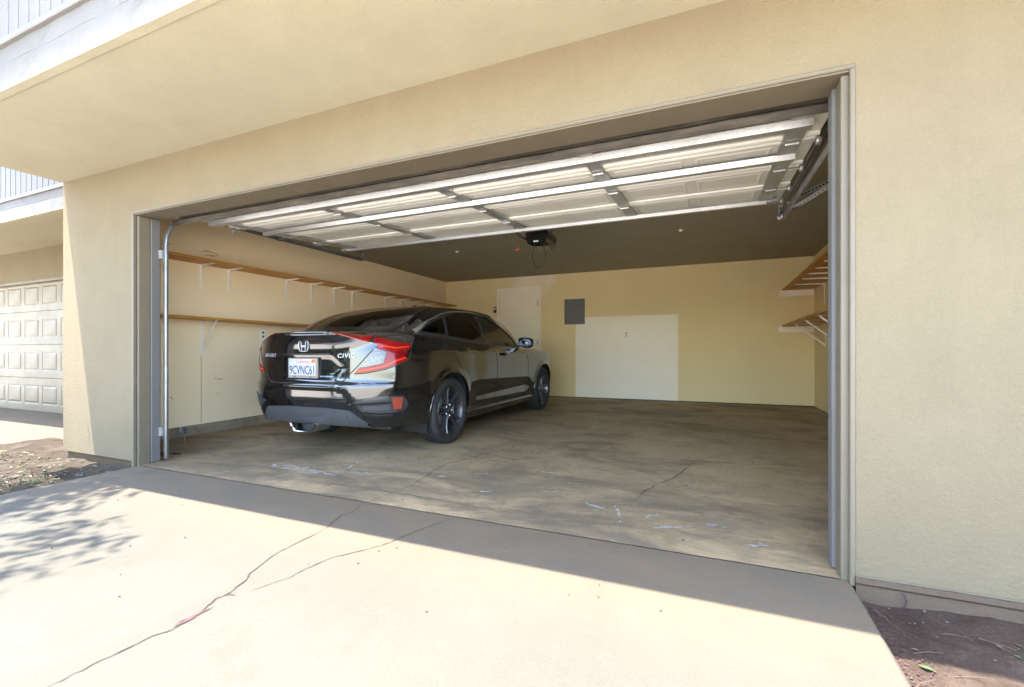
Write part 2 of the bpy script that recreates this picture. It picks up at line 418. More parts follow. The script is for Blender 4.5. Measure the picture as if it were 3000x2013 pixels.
# ---- cracks in the concrete
def ribbon(pts, w, zf, jit=.01, n=5, seed=1, taper=True):
    r = random.Random(seed); P = []
    for (x0, y0), (x1, y1) in zip(pts, pts[1:]):
        for k in range(n):
            t = k/n; P.append((x0+(x1-x0)*t + r.uniform(-jit, jit), y0+(y1-y0)*t + r.uniform(-jit, jit)))
    P.append(pts[-1]); rows = []
    for i, p in enumerate(P):
        a = P[max(0, i-1)]; b = P[min(len(P)-1, i+1)]
        dx, dy = b[0]-a[0], b[1]-a[1]; L = math.hypot(dx, dy) or 1
        ww = w*(.35 + .9*r.random())*(.3+.7*math.sin(math.pi*(i+.5)/len(P)) if taper else 1)
        rows.append([(p[0]-dy/L*ww/2, p[1]+dx/L*ww/2, zf(p[1])), (p[0]+dy/L*ww/2, p[1]-dx/L*ww/2, zf(p[1]))])
    return MB().grid(rows)
dzf = lambda y: drivez(y) + .0025
CR1 = [(-1.681,.67),(-1.677,.756),(-1.665,.849),(-1.669,.896),(-1.641,.959),(-1.649,1.044),(-1.693,1.137),(-1.681,1.17),(-1.718,1.277),(-1.752,1.318),(-1.791,1.423),(-1.812,1.513),(-1.812,1.581),(-1.822,1.797),(-1.886,1.975),(-1.862,2.031),(-1.913,2.19)]
ribbon([(-1.72,.2),(-1.69,.45)] + CR1, .0065, dzf, .004, 4, 1).build('crack', M_CRACK, drive)
ribbon([(-1.625,1.219),(-1.606,1.276),(-1.57,1.361),(-1.568,1.431),(-1.543,1.563),(-1.45,1.694),(-1.405,1.789),(-1.387,1.893),(-1.337,2.037),(-1.299,2.149),(-1.316,2.19)], .0052, dzf, .004, 4, 2).build('crack', M_CRACK, drive)
ribbon([(-1.681,1.17),(-1.665,1.178),(-1.648,1.181)], .006, dzf, .002, 4, 3).build('crack', M_CRACK, drive)
ribbon([(-3.9,1.05),(-3.88,1.45),(-3.95,1.9),(-3.93,2.18)], .006, dzf, .006, 6, 31).build('crack', M_CRACK, drive)
ribbon([(-.438,2.792),(-.403,2.957),(-.343,3.239),(-.232,3.48),(-.116,4.04),(.155,4.44),(.309,4.72),(.5,5.3)], .0055, lambda y: .01*(y-2.2)+.0022, .012, 5, 4).build('crack', M_CRACK, gf)
ribbon([(-1.9,2.21),(-1.86,2.6),(-1.95,3.2),(-1.7,3.9),(-1.75,4.6)], .007, lambda y: .01*(y-2.2)+.0022, .014, 5, 5).build('crack', M_CRACK, gf)
ribbon([(-3.0,2.38),(-2.0,2.42),(-1.0,2.37)], .004, lambda y: .01*(y-2.2)+.0022, .012, 8, 6, False).build('crack', M_CRACK, gf)
def blob(cx, cy, rx, ry, ang, zf, seed, n=26):
    r = random.Random(seed); m = MB(); ph = [r.uniform(0, 6.28) for _ in range(4)]; P = []
    for k in range(n):
        t = 2*math.pi*k/n; q = 1 + .35*math.sin(2*t+ph[0]) + .28*math.sin(3*t+ph[1]) + .2*math.sin(7*t+ph[2]) + r.uniform(-.16, .16)
        x, y = rx*q*math.cos(t), ry*q*math.sin(t)
        X = cx + x*math.cos(ang)-y*math.sin(ang); Y = cy + x*math.sin(ang)+y*math.cos(ang); P.append((X, Y, zf(Y)))
    P.append((cx, cy, zf(cy)))
    return m.add(P, [(k, (k+1) % n, n) for k in range(n)])
gz = lambda y: .01*(y-2.2) + .0024
blob(-1.652, 1.02, .010, .050, -.15, lambda y: drivez(y)+.0032, 9).build('petal_smear', M_PINK, drive)
# paint smears on the garage floor
SM = [(-3.05,2.62,.30,.020,.05),(-2.72,2.60,.22,.016,-.1),(-2.42,2.70,.16,.012,.1),(-2.62,2.92,.014,.09,.2),(-2.30,3.02,.10,.014,.9),(-2.12,3.2,.06,.012,1.1),
      (-1.55,3.02,.05,.010,.4),(-1.1,3.25,.07,.008,.1),(-.95,2.82,.06,.009,.3),(-.62,2.66,.08,.008,-.4),(-.47,2.60,.010,.06,.3),(-.30,2.62,.05,.008,.8),(-.18,2.50,.10,.010,.5),(.02,2.60,.07,.010,.2),
      (-1.78,2.85,.05,.007,.0),(-1.35,2.66,.06,.008,.2),(-2.0,2.75,.04,.006,.5),(-.86,3.05,.04,.006,.2),(.2,2.42,.05,.008,.4),(-1.5,3.6,.05,.007,.3)]
for i, (x, y, rx, ry, an) in enumerate(SM):
    # a smear is a run of broken flakes
    fr = random.Random(400+i); mm = MB(); nfl = int(8 + 60*max(rx, ry))
    for q in range(nfl):
        u = fr.uniform(-1, 1); w = fr.gauss(0, .9); k = (1-abs(u)*.6)
        ox, oy = rx*u, ry*w
        px, py_ = x + ox*math.cos(an)-oy*math.sin(an), y + ox*math.sin(an)+oy*math.cos(an)
        s_ = fr.uniform(.25, 1.0)*k
        b_ = blob(px, py_, (.034 if rx > ry else .012)*s_*min(1.3, .6+4*max(rx, ry)), (.010 if rx > ry else .034)*s_*min(1.3, .6+4*max(rx, ry)), an+fr.uniform(-.5, .5), gz, 900+i*40+q, 11); mm.add(b_.v, b_.f)
    mm.build('paint_smear', M_PAINTSPOT, gf, weld=False)

# ================================================================== THE HOUSE WITH THE OPEN GARAGE
house = thing('townhouse', 'tan stucco townhouse with the open two car garage under its white clad upper floor', 'house', (0, 0, 0))
TH = .20
# stucco facade: pier, lintel and right wall are one plastered skin around the opening
def facade_skin():
    m = MB()
    xs = [PX0, OX0, OX1, 7.0]; zb = .036
    def q(x0, x1, z0, z1): m.quad((x0, FY, z0), (x1, FY, z0), (x1, FY, z1), (x0, FY, z1))
    q(PX0, OX0, zb, OZ); q(OX1, 7, zb, OZ); q(PX0, OX0, OZ, SOF+.01); q(OX0, OX1, OZ, SOF+.01); q(OX1, 7, OZ, SOF+.01)
    # returns into the opening, the corner of the pier and the lower drip edge
    m.quad((OX0, FY, zb), (OX0, FY+TH, zb), (OX0, FY+TH, OZ), (OX0, FY, OZ))
    m.quad((OX1, FY, OZ), (OX1, FY+TH, OZ), (OX1, FY+TH, zb), (OX1, FY, zb))
    m.quad((OX0, FY, OZ), (OX0, FY+TH, OZ), (OX1, FY+TH, OZ), (OX1, FY, OZ))
    m.quad((PX0, FY, SOF+.01), (PX0, GY1+.2, SOF+.01), (PX0, GY1+.2, zb), (PX0, FY, zb))
    m.quad((PX0, FY, zb), (PX0, FY+.12, zb), (OX0, FY+.12, zb), (OX0, FY, zb))
    m.quad((OX1, FY, zb), (OX1, FY+.12, zb), (7, FY+.12, zb), (7, FY, zb))
    return m
facade_skin().build('stucco_wall', M_STUCCO, house)
MB().box(PX0+.03, OX0-.005, FY+.022, FY+.3, -.3, .034).build('foundation', M_BASE2, house)
def base_strip():
    m = MB(); r = random.Random(3); rows = []
    n = 80
    for i in range(n+1):
        x = OX1+.006 + (4.5-OX1)*i/n
        e = lambda s: .006*fbm(x, s, 9, s)
        rows.append([(x, FY+.10, .033), (x, FY-.012+e(1), .030+.004*fbm(x, 0, 14)), (x, FY-.020+e(2), .012), (x, FY-.012+e(4), .002), (x, FY-.022+e(3), -.03), (x, FY-.030+e(5), -.11)])
    return m.grid(rows)
base_strip().build('foundation', M_BASE, house, smooth=True)
ribbon([(.66, 2.150), (.675, 2.150)], .006, lambda y: 0, 0, 1)
m = MB(); m.add([(.655,2.142,.006),(.664,2.142,.004),(.672,2.140,-.02),(.664,2.139,-.045),(.657,2.140,-.045),(.664,2.1405,-.02)], [(0,1,2,5),(5,2,3,4)]); m.build('crack', M_CRACK, house)
# weep edge between the plaster and the foundation
MB().box(OX1+.01, 4.5, FY-.006, FY+.05, .0305, .0365).build('drip_edge', M_TRIM, house)
# soffit, seam strip, fascia band, sill, siding
MB().box(PX0, 7, FAS+.047, GY1+.2, SOF, SOF+.10).build('soffit', M_SOFFIT, house)
m = MB()
xs = [PX0 + (7-PX0)*i/120 for i in range(121)]
rows = [[(x, FAS, SOF+.02), (x, FAS, SOF-.004+.0025*fbm(x, 1, 7)), (x, FAS+.044+.002*fbm(x, 2, 9), SOF-.005), (x, FAS+.045, SOF+.05)] for x in xs]
m.grid(rows).build('soffit_edge_strip', M_SOFFIT, house)
def band(x0, x1, yf, z0, z1, seed):
    m = MB(); rows = []; n = int((x1-x0)/.04)
    for i in range(n+1):
        x = x0+(x1-x0)*i/n; d = lambda s: .004*fbm(x, s, 5, seed)
        zm = z0 + (z1-z0)*.56 + .006*fbm(x, 3, 3, seed)
        rows.append([(x, yf+.06, z0), (x, yf+d(0), z0), (x, yf-.003+d(1), zm-.004), (x, yf+.004, zm), (x, yf+.001+d(2), zm+.004), (x, yf+d(3), z1), (x, yf+.06, z1)])
    return m.grid(rows)
band(PX0, 7, FAS, SOF+.012, SOF+.24, 2).build('fascia_board', M_BAND, house)
MB().box(PX0, 7, FAS-.022, FAS+.06, SOF+.241, SOF+.275).build('sill_trim', M_SILL, house, bevel=.004)
sidingw = MB().box(PX0+.01, 7, FAS+.04, GY1+.2, SOF+.277, 5.2).build('upper_wall', M_SIDING, house)
bw = .118
bmesh_board = MB().add(*(lambda w, h: ([(0,0,0),(.006,-.012,0),(w-.006,-.012,0),(w,0,0),(0,0,h),(.006,-.012,h),(w-.006,-.012,h),(w,0,h)],
              [(0,1,5,4),(1,2,6,5),(2,3,7,6),(3,2,1,0),(4,5,6,7)]))(bw-.004, 2.45)).mesh('siding_board', M_SIDING)
for i in range(62):
    link('siding_board', bmesh_board, sidingw, loc=(PX0+.012+i*bw, FAS+.038, SOF+.28))
MB().box(PX0-.4, 7.4, FAS-.62, GY1+.6, 5.2, 5.4).build('roof_eave', M_SIDING, house)
# casing and jambs of the opening
j = MB()
j.box(OX0-.012, OX0+.010, FY-.006, FY+.02, -.012, OZ+.0)
j.build('casing', M_TRIM, house, bevel=.004)
MB().box(OX1-.010, OX1+.010, FY-.006, FY+.02, -.012, OZ).build('casing', M_TRIM, house, bevel=.004)
MB().box(OX0-.012, OX1+.010, FY-.005, FY+.02, OZ+.0005, OZ+.018).build('casing', M_TRIM, house, bevel=.004)
MB().box(OX0+.002, OX0+.034, FY+.021, FY+.105, -.008, OZ-.010).build('jamb', M_TRIM, house, bevel=.003)
MB().box(OX1-.034, OX1-.002, FY+.021, FY+.105, -.008, OZ-.010).build('jamb', M_TRIM, house, bevel=.003)
MB().box(OX0+.002, OX1-.002, FY+.002, FY+.185, OZ-.008, OZ-.0005).build('head_jamb', M_TRIM, house, bevel=.003)
MB().box(OX0+.003, OX0+.040, FY+.108, FY+.178, .004, OZ-.011).build('stop_board', M_BLUE, house, bevel=.004)
MB().box(OX1-.046, OX1-.003, FY+.108, FY+.178, .004, OZ-.011).build('stop_board', M_BLUE, house, bevel=.004)
# inside of the garage
MB().box(GX0-.1, GX0, FY+.14, GY1, -.05, GZ).build('interior_wall', M_LWALL, house, label='scuffed pale beige left wall of the garage')
MB().box(GX1, GX1+.1, FY+.21, GY1, -.05, GZ).build('interior_wall', M_IWALL, house)
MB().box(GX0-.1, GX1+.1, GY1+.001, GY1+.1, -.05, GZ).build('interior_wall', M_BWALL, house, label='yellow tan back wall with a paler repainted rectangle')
m = MB()
m.box(GX0+.001, OX0-.001, FY+.19, GY0, -.05, GZ-.001); m.box(OX1+.001, GX1-.001, FY+.21, GY0, -.05, GZ-.001); m.box(OX0, OX1, FY+.19, GY0, OZ+.003, GZ-.001)
m.build('interior_wall', M_IWALL, house, label='inner face of the front wall around the opening')
MB().box(GX0-.1, GX1+.1, GY0-.2, GY1+.1, GZ+.001, GZ+.06).build('ceiling', M_CEIL, house)
def curb():
    m = MB(); rows = []
    for i in range(61):
        y = GY0 + (GY1-GY0)*i/60; z0 = .01*(y-2.2)
        e = .008*fbm(y, 1, 4); h = .105 - .05*(y-GY0)/(GY1-GY0)*0
        rows.append([(GX0-.01, y, z0+h), (GX0+.030+e, y, z0+h+.3*e), (GX0+.040+e, y, z0+h*.8), (GX0+.045+.6*e, y, z0-.02)])
    return m.grid(rows)
curb().build('foundation_curb', M_CURB, house, smooth=True)
m = MB(); m.box(GX0+.046, GX1, GY1-.006, GY1+.0005, .05, .075); m.build('base_gap', M_DARKGAP, house)
MB().box(GX1-.006, GX1+.0005, GY0, GY1-.006, -.01, .07).build('base_gap', M_CURB, house)
# plaster seams on the left wall
for y in (3.32, 4.54): MB().box(GX0-.001, GX0+.0015, y-.002, y+.002, .13, 1.25).build('board_seam', M_CURB, house)

# scuffs on the left wall and hairline cracks in the plaster
def streak(pts, w, plane, off, seed):
    r_ = random.Random(seed); rows = []
    P = []
    for (a0, b0), (a1, b1) in zip(pts, pts[1:]):
        for k in range(5): P.append((a0+(a1-a0)*k/5+r_.uniform(-.006, .006), b0+(b1-b0)*k/5+r_.uniform(-.006, .006)))
    P.append(pts[-1])
    for i, p in enumerate(P):
        q0 = P[max(0, i-1)]; q1 = P[min(len(P)-1, i+1)]; dx, dy = q1[0]-q0[0], q1[1]-q0[1]; L = math.hypot(dx, dy) or 1; ww = w*r_.uniform(.2, 1)*math.sin(math.pi*(i+.5)/len(P))
        rows.append([(p[0]-dy/L*ww, p[1]+dx/L*ww), (p[0]+dy/L*ww, p[1]-dx/L*ww)])
    return MB().grid([[(off, a, b) if plane == 'x' else (a, off, b) for a, b in row] for row in rows])
M_SCUFF = simple('grey_scuff', (.30, .23, .15), .9, var=.3, vscale=30)
for k, pts in enumerate([[(2.72, 2.06), (2.85, 2.075), (3.0, 2.05)], [(2.9, 2.03), (3.02, 2.045)], [(3.3, 2.03), (3.42, 2.05), (3.55, 2.02)], [(3.36, 2.0), (3.5, 2.01)], [(3.45, .62), (3.52, .60), (3.58, .605)], [(4.0, .95), (4.15, .965), (4.4, .955)], [(3.0, .45), (3.03, .40)], [(3.5, .45), (3.51, .41)], [(2.9, 1.15), (2.91, 1.12)]]):
    streak(pts, .008, 'x', GX0+.0012, 60+k).build('scuff_mark', M_SCUFF, house)
for k, pts in enumerate([[(-4.262, 2.035), (-4.285, 2.075), (-4.31, 2.09)], [(1.5, .04), (1.46, .2), (1.49, .36), (1.47, .5)], [(-4.9, .05), (-4.88, .22), (-4.91, .33)]]):
    streak(pts, .0022, 'y', FY-.0012, 80+k).build('hairline_crack', M_CRACK, house)

# ================================================================== NEIGHBOURING HOUSE
nb = thing('neighbouring_townhouse', 'set back tan townhouse at far left with its cream garage door shut', 'house', (0, 0, 0))
NY, NF = 3.70, 2.50
NX0, NX1 = -18.0, -5.36
m = MB()
def nq(x0, x1, z0, z1): m.quad((x0, NY, z0), (x1, NY, z0), (x1, NY, z1), (x0, NY, z1))
DX0, DX1 = -13.2, -7.6
nq(NX0, DX0, -.1, 2.6); nq(DX1, NX1, -.1, 2.6); nq(DX0, DX1, 2.04, 2.6)
m.build('stucco_wall', M_NSTUCCO, nb)
m = MB(); m.quad((NX0, NF+.04, 2.40), (NX1, NF+.04, 2.40), (NX1, NY, 2.555), (NX0, NY, 2.555)); m.build('soffit', M_SOFFIT, nb)
MB().box(NX0, NX1, NF, NF+.045, 2.385, 2.405).build('soffit_edge_strip', M_SOFFIT, nb)
band(-12, NX1, NF, 2.406, 2.60, 5).build('fascia_board', M_BAND, nb)
MB().box(-12, NX1, NF-.02, NF+.06, 2.601, 2.635).build('sill_trim', M_SILL, nb, bevel=.004)
nw = MB().box(-18, NX1, NF+.04, 9, 2.637, 5.4).build('upper_wall', M_SIDING, nb)
for i in range(54): link('siding_board', bmesh_board, nw, loc=(NX1-.012-(i+1)*bw, NF+.038, 2.64))
MB().box(-18.4, NX1+.2, NF-.62, 9.4, 5.4, 5.6).build('roof_eave', M_SIDING, nb)
MB().box(DX0, DX1, NY-.012, NY+.10, 2.02, 2.06).build('head_jamb', M_TRIM, nb)
nd = thing('closed_garage_door', 'cream sectional garage door with raised square panels, shut, at far left', 'garage door', ((DX0+DX1)/2, NY+.06, -.03))
pw, ph = .463, .315
pm = MB()
pm.add([(0,0,0),(pw,0,0),(pw,0,ph),(0,0,ph),(.022,.0045,.022),(pw-.022,.0045,.022),(pw-.022,.0045,ph-.022),(.022,.0045,ph-.022),(.05,-.003,.05),(pw-.05,-.003,.05),(pw-.05,-.003,ph-.05),(.05,-.003,ph-.05)],
       [(0,1,5,4),(1,2,6,5),(2,3,7,6),(3,0,4,7),(4,5,9,8),(5,6,10,9),(6,7,11,10),(7,4,8,11),(8,9,10,11)])
pmesh = pm.mesh('panel', M_NDOOR)
for k in range(4):
    z0 = .535*k + .002; hh = .529
    x0 = DX0-(DX0+DX1)/2; sx = .562; off = .085
    m = MB(); m.box(x0, -x0, .016, .05, z0, z0+hh)
    n = 10
    # stiles and rails stand proud of the panels
    zs = (z0, z0+.105, z0+.105+ph, z0+hh)
    m.box(x0, -x0, 0, .018, zs[0], zs[1]); m.box(x0, -x0, 0, .018, zs[2], zs[3])
    edges = [x0]
    for i in range(n): edges += [x0+off+i*sx-.03, x0+off+i*sx-.03+pw]
    edges.append(-x0)
    for i in range(0, len(edges), 2): m.box(edges[i], edges[i+1], 0, .018, zs[1], zs[2])
    s = m.build('door_section', M_NDOOR, nd, weld=False)
    for i in range(n): link('panel', pmesh, s, loc=(x0+off+i*sx-.03, .0005, z0+.105))
MB().box(-2.8, 2.8, .051, .06, 0, 2.2).build('backing', M_NDOOR, nd)
MB().box(-2.8, 2.8, -.004, .05, -.012, .001).build('bottom_seal', M_BLACKM, nd)

# ================================================================== OPEN OVERHEAD DOOR
def dpl(y): return 2.066 + .070*(y - 2.45)                 # inner (lower) face of the open door
od = thing('open_garage_door', 'ivory steel sectional door rolled up overhead with galvanized struts', 'garage door', (0, 0, 0))
XL, XR = -4.18, .545
secs = [2.47, 2.975, 3.48, 3.985, 4.47]
def dbox(m, x0, x1, y0, y1, t0, t1):
    """box that follows the tilt of the door; t measured downwards from its lower face"""
    m.add([(x0,y0,dpl(y0)-t1),(x1,y0,dpl(y0)-t1),(x1,y1,dpl(y1)-t1),(x0,y1,dpl(y1)-t1),(x0,y0,dpl(y0)-t0),(x1,y0,dpl(y0)-t0),(x1,y1,dpl(y1)-t0),(x0,y1,dpl(y1)-t0)],
          [(3,2,1,0),(4,5,6,7),(0,1,5,4),(1,2,6,5),(2,3,7,6),(3,0,4,7)])
STX = [-4.02, -2.88, -1.77, -.67, .42]
for k in range(4):
    y0, y1 = secs[k]+.003, secs[k+1]-.003
    m = MB(); dbox(m, XL, XR, y0, y1, -.045, 0)
    # rolled section edges: rounded ridges along both long sides
    for yc, s in ((y0+.028, 1), (y1-.028, 1)):
        rows = []
        for t in range(7):
            a = math.pi*t/6; yy = yc - .026*math.cos(a)
            rows.append([(XL, yy, dpl(yy)-.016*math.sin(a)-.0005), (XR, yy, dpl(yy)-.016*math.sin(a)-.0005)])
        m.grid(rows)
    s = m.build('door_section', M_DOORIN, od, smooth=True, weld=False)
    for b in range(4):
        xa, xb = STX[b]+.045, STX[b+1]-.045; w = (xb-xa)/2
        for i in range(2):
            px0, px1 = xa+i*w+.035, xa+(i+1)*w-.035; ya, yb = y0+.105, y1-.105
            m = MB()
            def ring(o, t): return [(px0+o, ya+o, dpl(ya+o)-t), (px1-o, ya+o, dpl(ya+o)-t), (px1-o, yb-o, dpl(yb-o)-t), (px0+o, yb-o, dpl(yb-o)-t)]
            rs = [ring(0, .0006), ring(.010, .0045), ring(.018, .0045), ring(.030, .0008)]
            m.grid(rs, True); m.f.append((12, 13, 14, 15))
            m.build('panel', M_DOORIN, s)
for x in STX:                                              # vertical stiles, one piece per section
    for k in range(4):
        y0, y1 = secs[k]+.01, secs[k+1]-.01
        m = MB(); w = .043 if abs(x+1.77) < 2 else .05
        dbox(m, x-w, x+w, y0, y1, .0175, .0215); dbox(m, x-w, x-w+.003, y0, y1, .001, .017); dbox(m, x+w-.003, x+w, y0, y1, .001, .017)
        m.build('stile', M_GALV, od, weld=False)
def strut(y, w, dep, name='strut', x0=-4.07, x1=.47):
    m = MB(); prof = [(-w/2-.012, .018), (-w/2, .018), (-w/2+.012, dep), (w/2-.012, dep), (w/2, .018), (w/2+.012, .018)]
    rows = [[(x, y+p, dpl(y+p)-t) for p, t in prof] for x in (x0, x1)]
    rows2 = [[(x, y+p, dpl(y+p)-t+.0022) for p, t in prof[::-1]] for x in (x0, x1)]
    m.grid(rows); m.grid(rows2)
    return m.build(name, M_GALV, od, weld=False)
strut(2.70, .085, .055); strut(3.235, .080, .052); strut(4.415, .075, .046)
m = MB(); dbox(m, XL, XR, 4.452, 4.468, -.03, .028); m.build('top_rail', M_GALV, od)
# bottom seal and its retainer, the edge nearest the opening
m = MB(); rows = []
for i in range(61):
    x = -4.20 + (4.72)*i/60; e = .003*fbm(x, 0, 3)
    rows.append([(x, 2.470, 2.030), (x, 2.452, 2.028+e), (x, 2.444, 2.020+e), (x, 2.446, 1.998+e), (x, 2.460, 1.985+e), (x, 2.475, 1.995), (x, 2.478, 2.04)])
m.grid(rows); m.build('bottom_seal', M_SEAL, od, smooth=True)
m = MB(); dbox(m, -4.17, .53, 2.477, 2.53, .002, .022); m.build('bottom_rail', M_SEAL, od, bevel=.003)
m = MB(); dbox(m, -4.17, .53, 2.531, 2.56, .002, .014); m.build('bottom_bracket_rail', M_GALV, od, bevel=.003)
for x in STX:
    for y in secs[1:4]:
        if abs(y-3.235) < .05: continue
        m = MB(); dbox(m, x-.03, x+.03, y-.038, y+.038, .0225, .026)
        m.tube([(x-.035, y, dpl(y)-.034), (x+.035, y, dpl(y)-.034)], .009, 8)
        m.build('hinge', M_GALV, od)
for x, sg in ((-4.10, -1), (.47, 1)):
    for y in secs[1:4] + [4.40]:
        m = MB(); m.tube([(x, y, dpl(y)-.036), (x+sg*.085, y, dpl(y)-.036)], .006, 8)
        m.lathe([(0, -.012), (.022, -.012), (.025, -.006), (.025, .006), (.022, .012), (0, .012)], 16, 'x', (x+sg*.075, y, dpl(y)-.036))
        m.build('roller', M_DKSTEEL, od, smooth=True)
    m = MB(); dbox(m, x-.04 if sg > 0 else x-.05, x+.05 if sg > 0 else x+.04, 4.33, 4.43, .023, .05); m.build('top_bracket', M_GALV, od, bevel=.004)

# tracks
def track(name, x, sg, label):
    t = thing(name, label, 'door track', (x, 2.37, 0), group='door tracks at the sides of the opening')
    # path: up, quarter bend, then level towards the back
    P = [(2.37, .03), (2.37, 1.80)]
    for k in range(1, 9):
        a = math.pi/2*k/8; P.append((2.37+.30*(1-math.cos(a)), 1.80+.30*math.sin(a)))
    V = P[:2] + P[2:5]; Hh = P[4:] + [(3.6, 2.105), (4.72, 2.115)]
    def sweep(path, nm):
        prof = [(-.018, .018), (-.018, -.014), (-.010, -.019), (.008, -.019), (.018, -.012), (.018, .004)]   # (across x, normal)
        rows = []
        for i, (y, z) in enumerate(path):
            a = path[max(0, i-1)]; b = path[min(len(path)-1, i+1)]; dy, dzz = b[0]-a[0], b[1]-a[1]; L = math.hypot(dy, dzz)
            ny, nz = dzz/L, -dy/L
            rows.append([(p*-sg, y+ny*q-2.37, z+nz*q) for p, q in prof])
        r2 = [[(p[0]*.9, p[1]*1, p[2]) for p in r] for r in rows]
        return MB().grid(rows).build(nm, M_TRACK, t, smooth=True, sharp=50)
    sweep(V, 'vertical_rail'); sweep(Hh, 'horizontal_rail')
    m = MB()
    for z in (.25, 1.72):
        m.box(min(sg*.025, sg*.075), max(sg*.025, sg*.075), -.028, .02, z-.035, z+.035)
    m.build('wall_bracket', M_GALV, t, weld=False)
    return t
tL = track('door_track', -4.145, -1, 'galvanized track with curved top at the left jamb')
tR = track('door_track', .575, 1, 'galvanized track with perforated angle brackets on the right of the raised door')
def angle(t, p, q, n=18, nm='hanger_angle'):
    m = MB(); p = Vector(p); q = Vector(q); d = (q-p).normalized(); s = d.cross(Vector((0, 1, 0))).normalized()
    m.bar(p, q, .034, .004, (0, 1, 0)); m.bar(p+s*.0+Vector((0, .017, 0)), q+Vector((0, .017, 0)), .004, .034, (0, 1, 0))
    o = m.build(nm, M_DKSTEEL, t, weld=False)
    h = MB()
    for k in range(n):
        c = p + (q-p)*((k+.5)/n)
        h.bar(c+d*.008+Vector((0, -.0025, 0)), c-d*.008+Vector((0, -.0025, 0)), .012, .001, (0, 1, 0))
    h.build('slot', M_DARKGAP, o)
angle(tR, (.0, 1.95, 2.13), (.42, 1.90, 2.30)); angle(tR, (-.02, 2.32, 2.10), (.40, 1.98, 2.29)); angle(tR, (.0, 2.33, 2.10), (.0, 2.33, 2.53), 12)
angle(tL, (0, 2.33, 2.10), (0, 2.33, 2.20), 6)
m = MB(); m.bar((.02, .6, 2.02), (.02, 2.3, 2.10), .05, .01, (1, 0, 0)); m.build('rail_backing', M_DKSTEEL, tR)

# opener
op = thing('door_opener', 'black garage door opener hanging from the ceiling with a looped cable', 'opener', (-1.80, 5.05, 2.21))
m = MB()
prof = [(-.125, .075), (-.135, .03), (-.12, -.045), (-.09, -.075), (.09, -.075), (.12, -.045), (.135, .03), (.125, .075)]
m.grid([[(x, y, z) for x, z in prof] for y in (-.19, .16)], True); m.f += [tuple(range(8)), tuple(range(8, 16))]
m.build('motor_housing', M_BLACKP, op, bevel=.012, smooth=True)
m = MB(); m.box(-.115, .115, .162, .21, -.06, .06); m.build('end_cap', M_GREYP, op, bevel=.012)
m = MB(); m.box(-.03, .03, -.196, -.1905, -.055, -.04); m.build('badge', M_WHITE, op, bevel=.004)
m = MB(); m.tube([(-.02, -.19, -.07)] + [(-.02+.055+.075*math.cos(a)*1.0, -.19, -.21+.14*math.sin(a)*(-1 if False else 1)) for a in [math.pi*.75+math.pi*1.5*k/24 for k in range(25)]] + [(.10, -.19, -.07)], .0045, 6)
m.build('cable', M_BLACKM, op, smooth=True)
m = MB(); m.box(-.025, .025, -2.5, -.15, .076, .11); m.build('drive_rail', M_DKSTEEL, op)
m = MB(); m.tube([(-.08, -.66, .02), (-.05, -.62, -.06), (.0, -.52, -.10), (.0, -.35, .03), (.0, -.25, .085)], .012, 6); m.build('arm', M_BLACKM, op, smooth=True)
m = MB(); m.tube([(-.12, -.42, .07), (-.125, -.42, -.17)], .0015, 5); m.build('release_cord', M_WOOD, op)
m = MB(); m.tube([(-.15, -.42, -.185), (-.10, -.42, -.172)], .010, 8); m.build('release_handle', M_RED, op, smooth=True)
m = MB()
for x in (-.1, .1): m.box(x-.012, x+.012, .0, .03, .07, .326)
m.build('ceiling_strap', M_DKSTEEL, op)

# bulbs
def bulb(x, y, label):
    t = thing('ceiling_bulb_holder', label, 'bulb', (x, y, GZ), group='bare ceiling bulbs')
    MB().lathe([(0, 0), (.058, 0), (.06, -.008), (.045, -.02), (.03, -.028), (.026, -.05), (0, -.05)], 24).build('holder', M_PORC, t, smooth=True)
    MB().lathe([(0, -.05), (.016, -.05), (.018, -.062), (.029, -.082), (.033, -.105), (.028, -.125), (.012, -.138), (0, -.14)], 24).build('bulb', M_BULB, t, smooth=True)
bulb(-3.46, 5.96, 'bare bulb in a ceiling holder nearer the left wall')
bulb(-.332, 6.02, 'bare bulb in a ceiling holder right of the black opener')

# ---- shelves
def vbracket(side, dx, h, mat=M_WHITE):
    """pressed steel L bracket: tapered leg on the wall, tapered arm under the board; side=+1 arm points to +x"""
    m = MB()
    m.prism([(0, 0), (side*dx, 0), (side*dx, -.006), (side*.02, -.020), (side*.010, -h*.3), (side*.004, -h), (0, -h)], 'y', -.0035, .0035)
    m.prism([(0, .0), (side*dx, .0), (side*dx, .002), (0, .002)], 'y', -.014, .014)
    m.prism([(0, .0), (side*.0025, .0), (side*.0025, -h), (0, -h)], 'y', -.014, .014)
    return m.mesh('bracket', mat, weld=False)
def dbracket(side, dx, h):
    m = MB()
    m.box(min(0, side*.004), max(0, side*.004), -.012, .012, -h, 0)
    m.box(min(0, side*dx), max(0, side*dx), -.012, .012, -.004, 0)
    m.bar((side*.004, 0, -h*.86), (side*dx*.92, 0, -.006), .016, .005, (0, 1, 0))
    return m.mesh('bracket', M_WHITE, weld=False)
def shelf(name, label, x0, x1, y0, y1, z, th=.022, boards=1):
    t = thing(name, label, 'shelf', ((x0+x1)/2, y0, z), group='garage wall shelves')
    for k in range(boards):
        yy0 = (y1-y0)*k/boards; yy1 = (y1-y0)*(k+1)/boards - .003
        MB().box(-(x1-x0)/2, (x1-x0)/2, yy0, yy1, 0, th).build('board', M_WOOD, t, bevel=.002)
    return t
LB, LD = vbracket(1, .23, .265), dbracket(1, .27, .39)
RB, RD = vbracket(-1, .36, .30), dbracket(-1, .40, .36)
t = shelf('wall_shelf', 'long upper wood shelf on white brackets along the left wall', GX0+.004, -4.90, 2.45, 8.43, 1.885, boards=3)
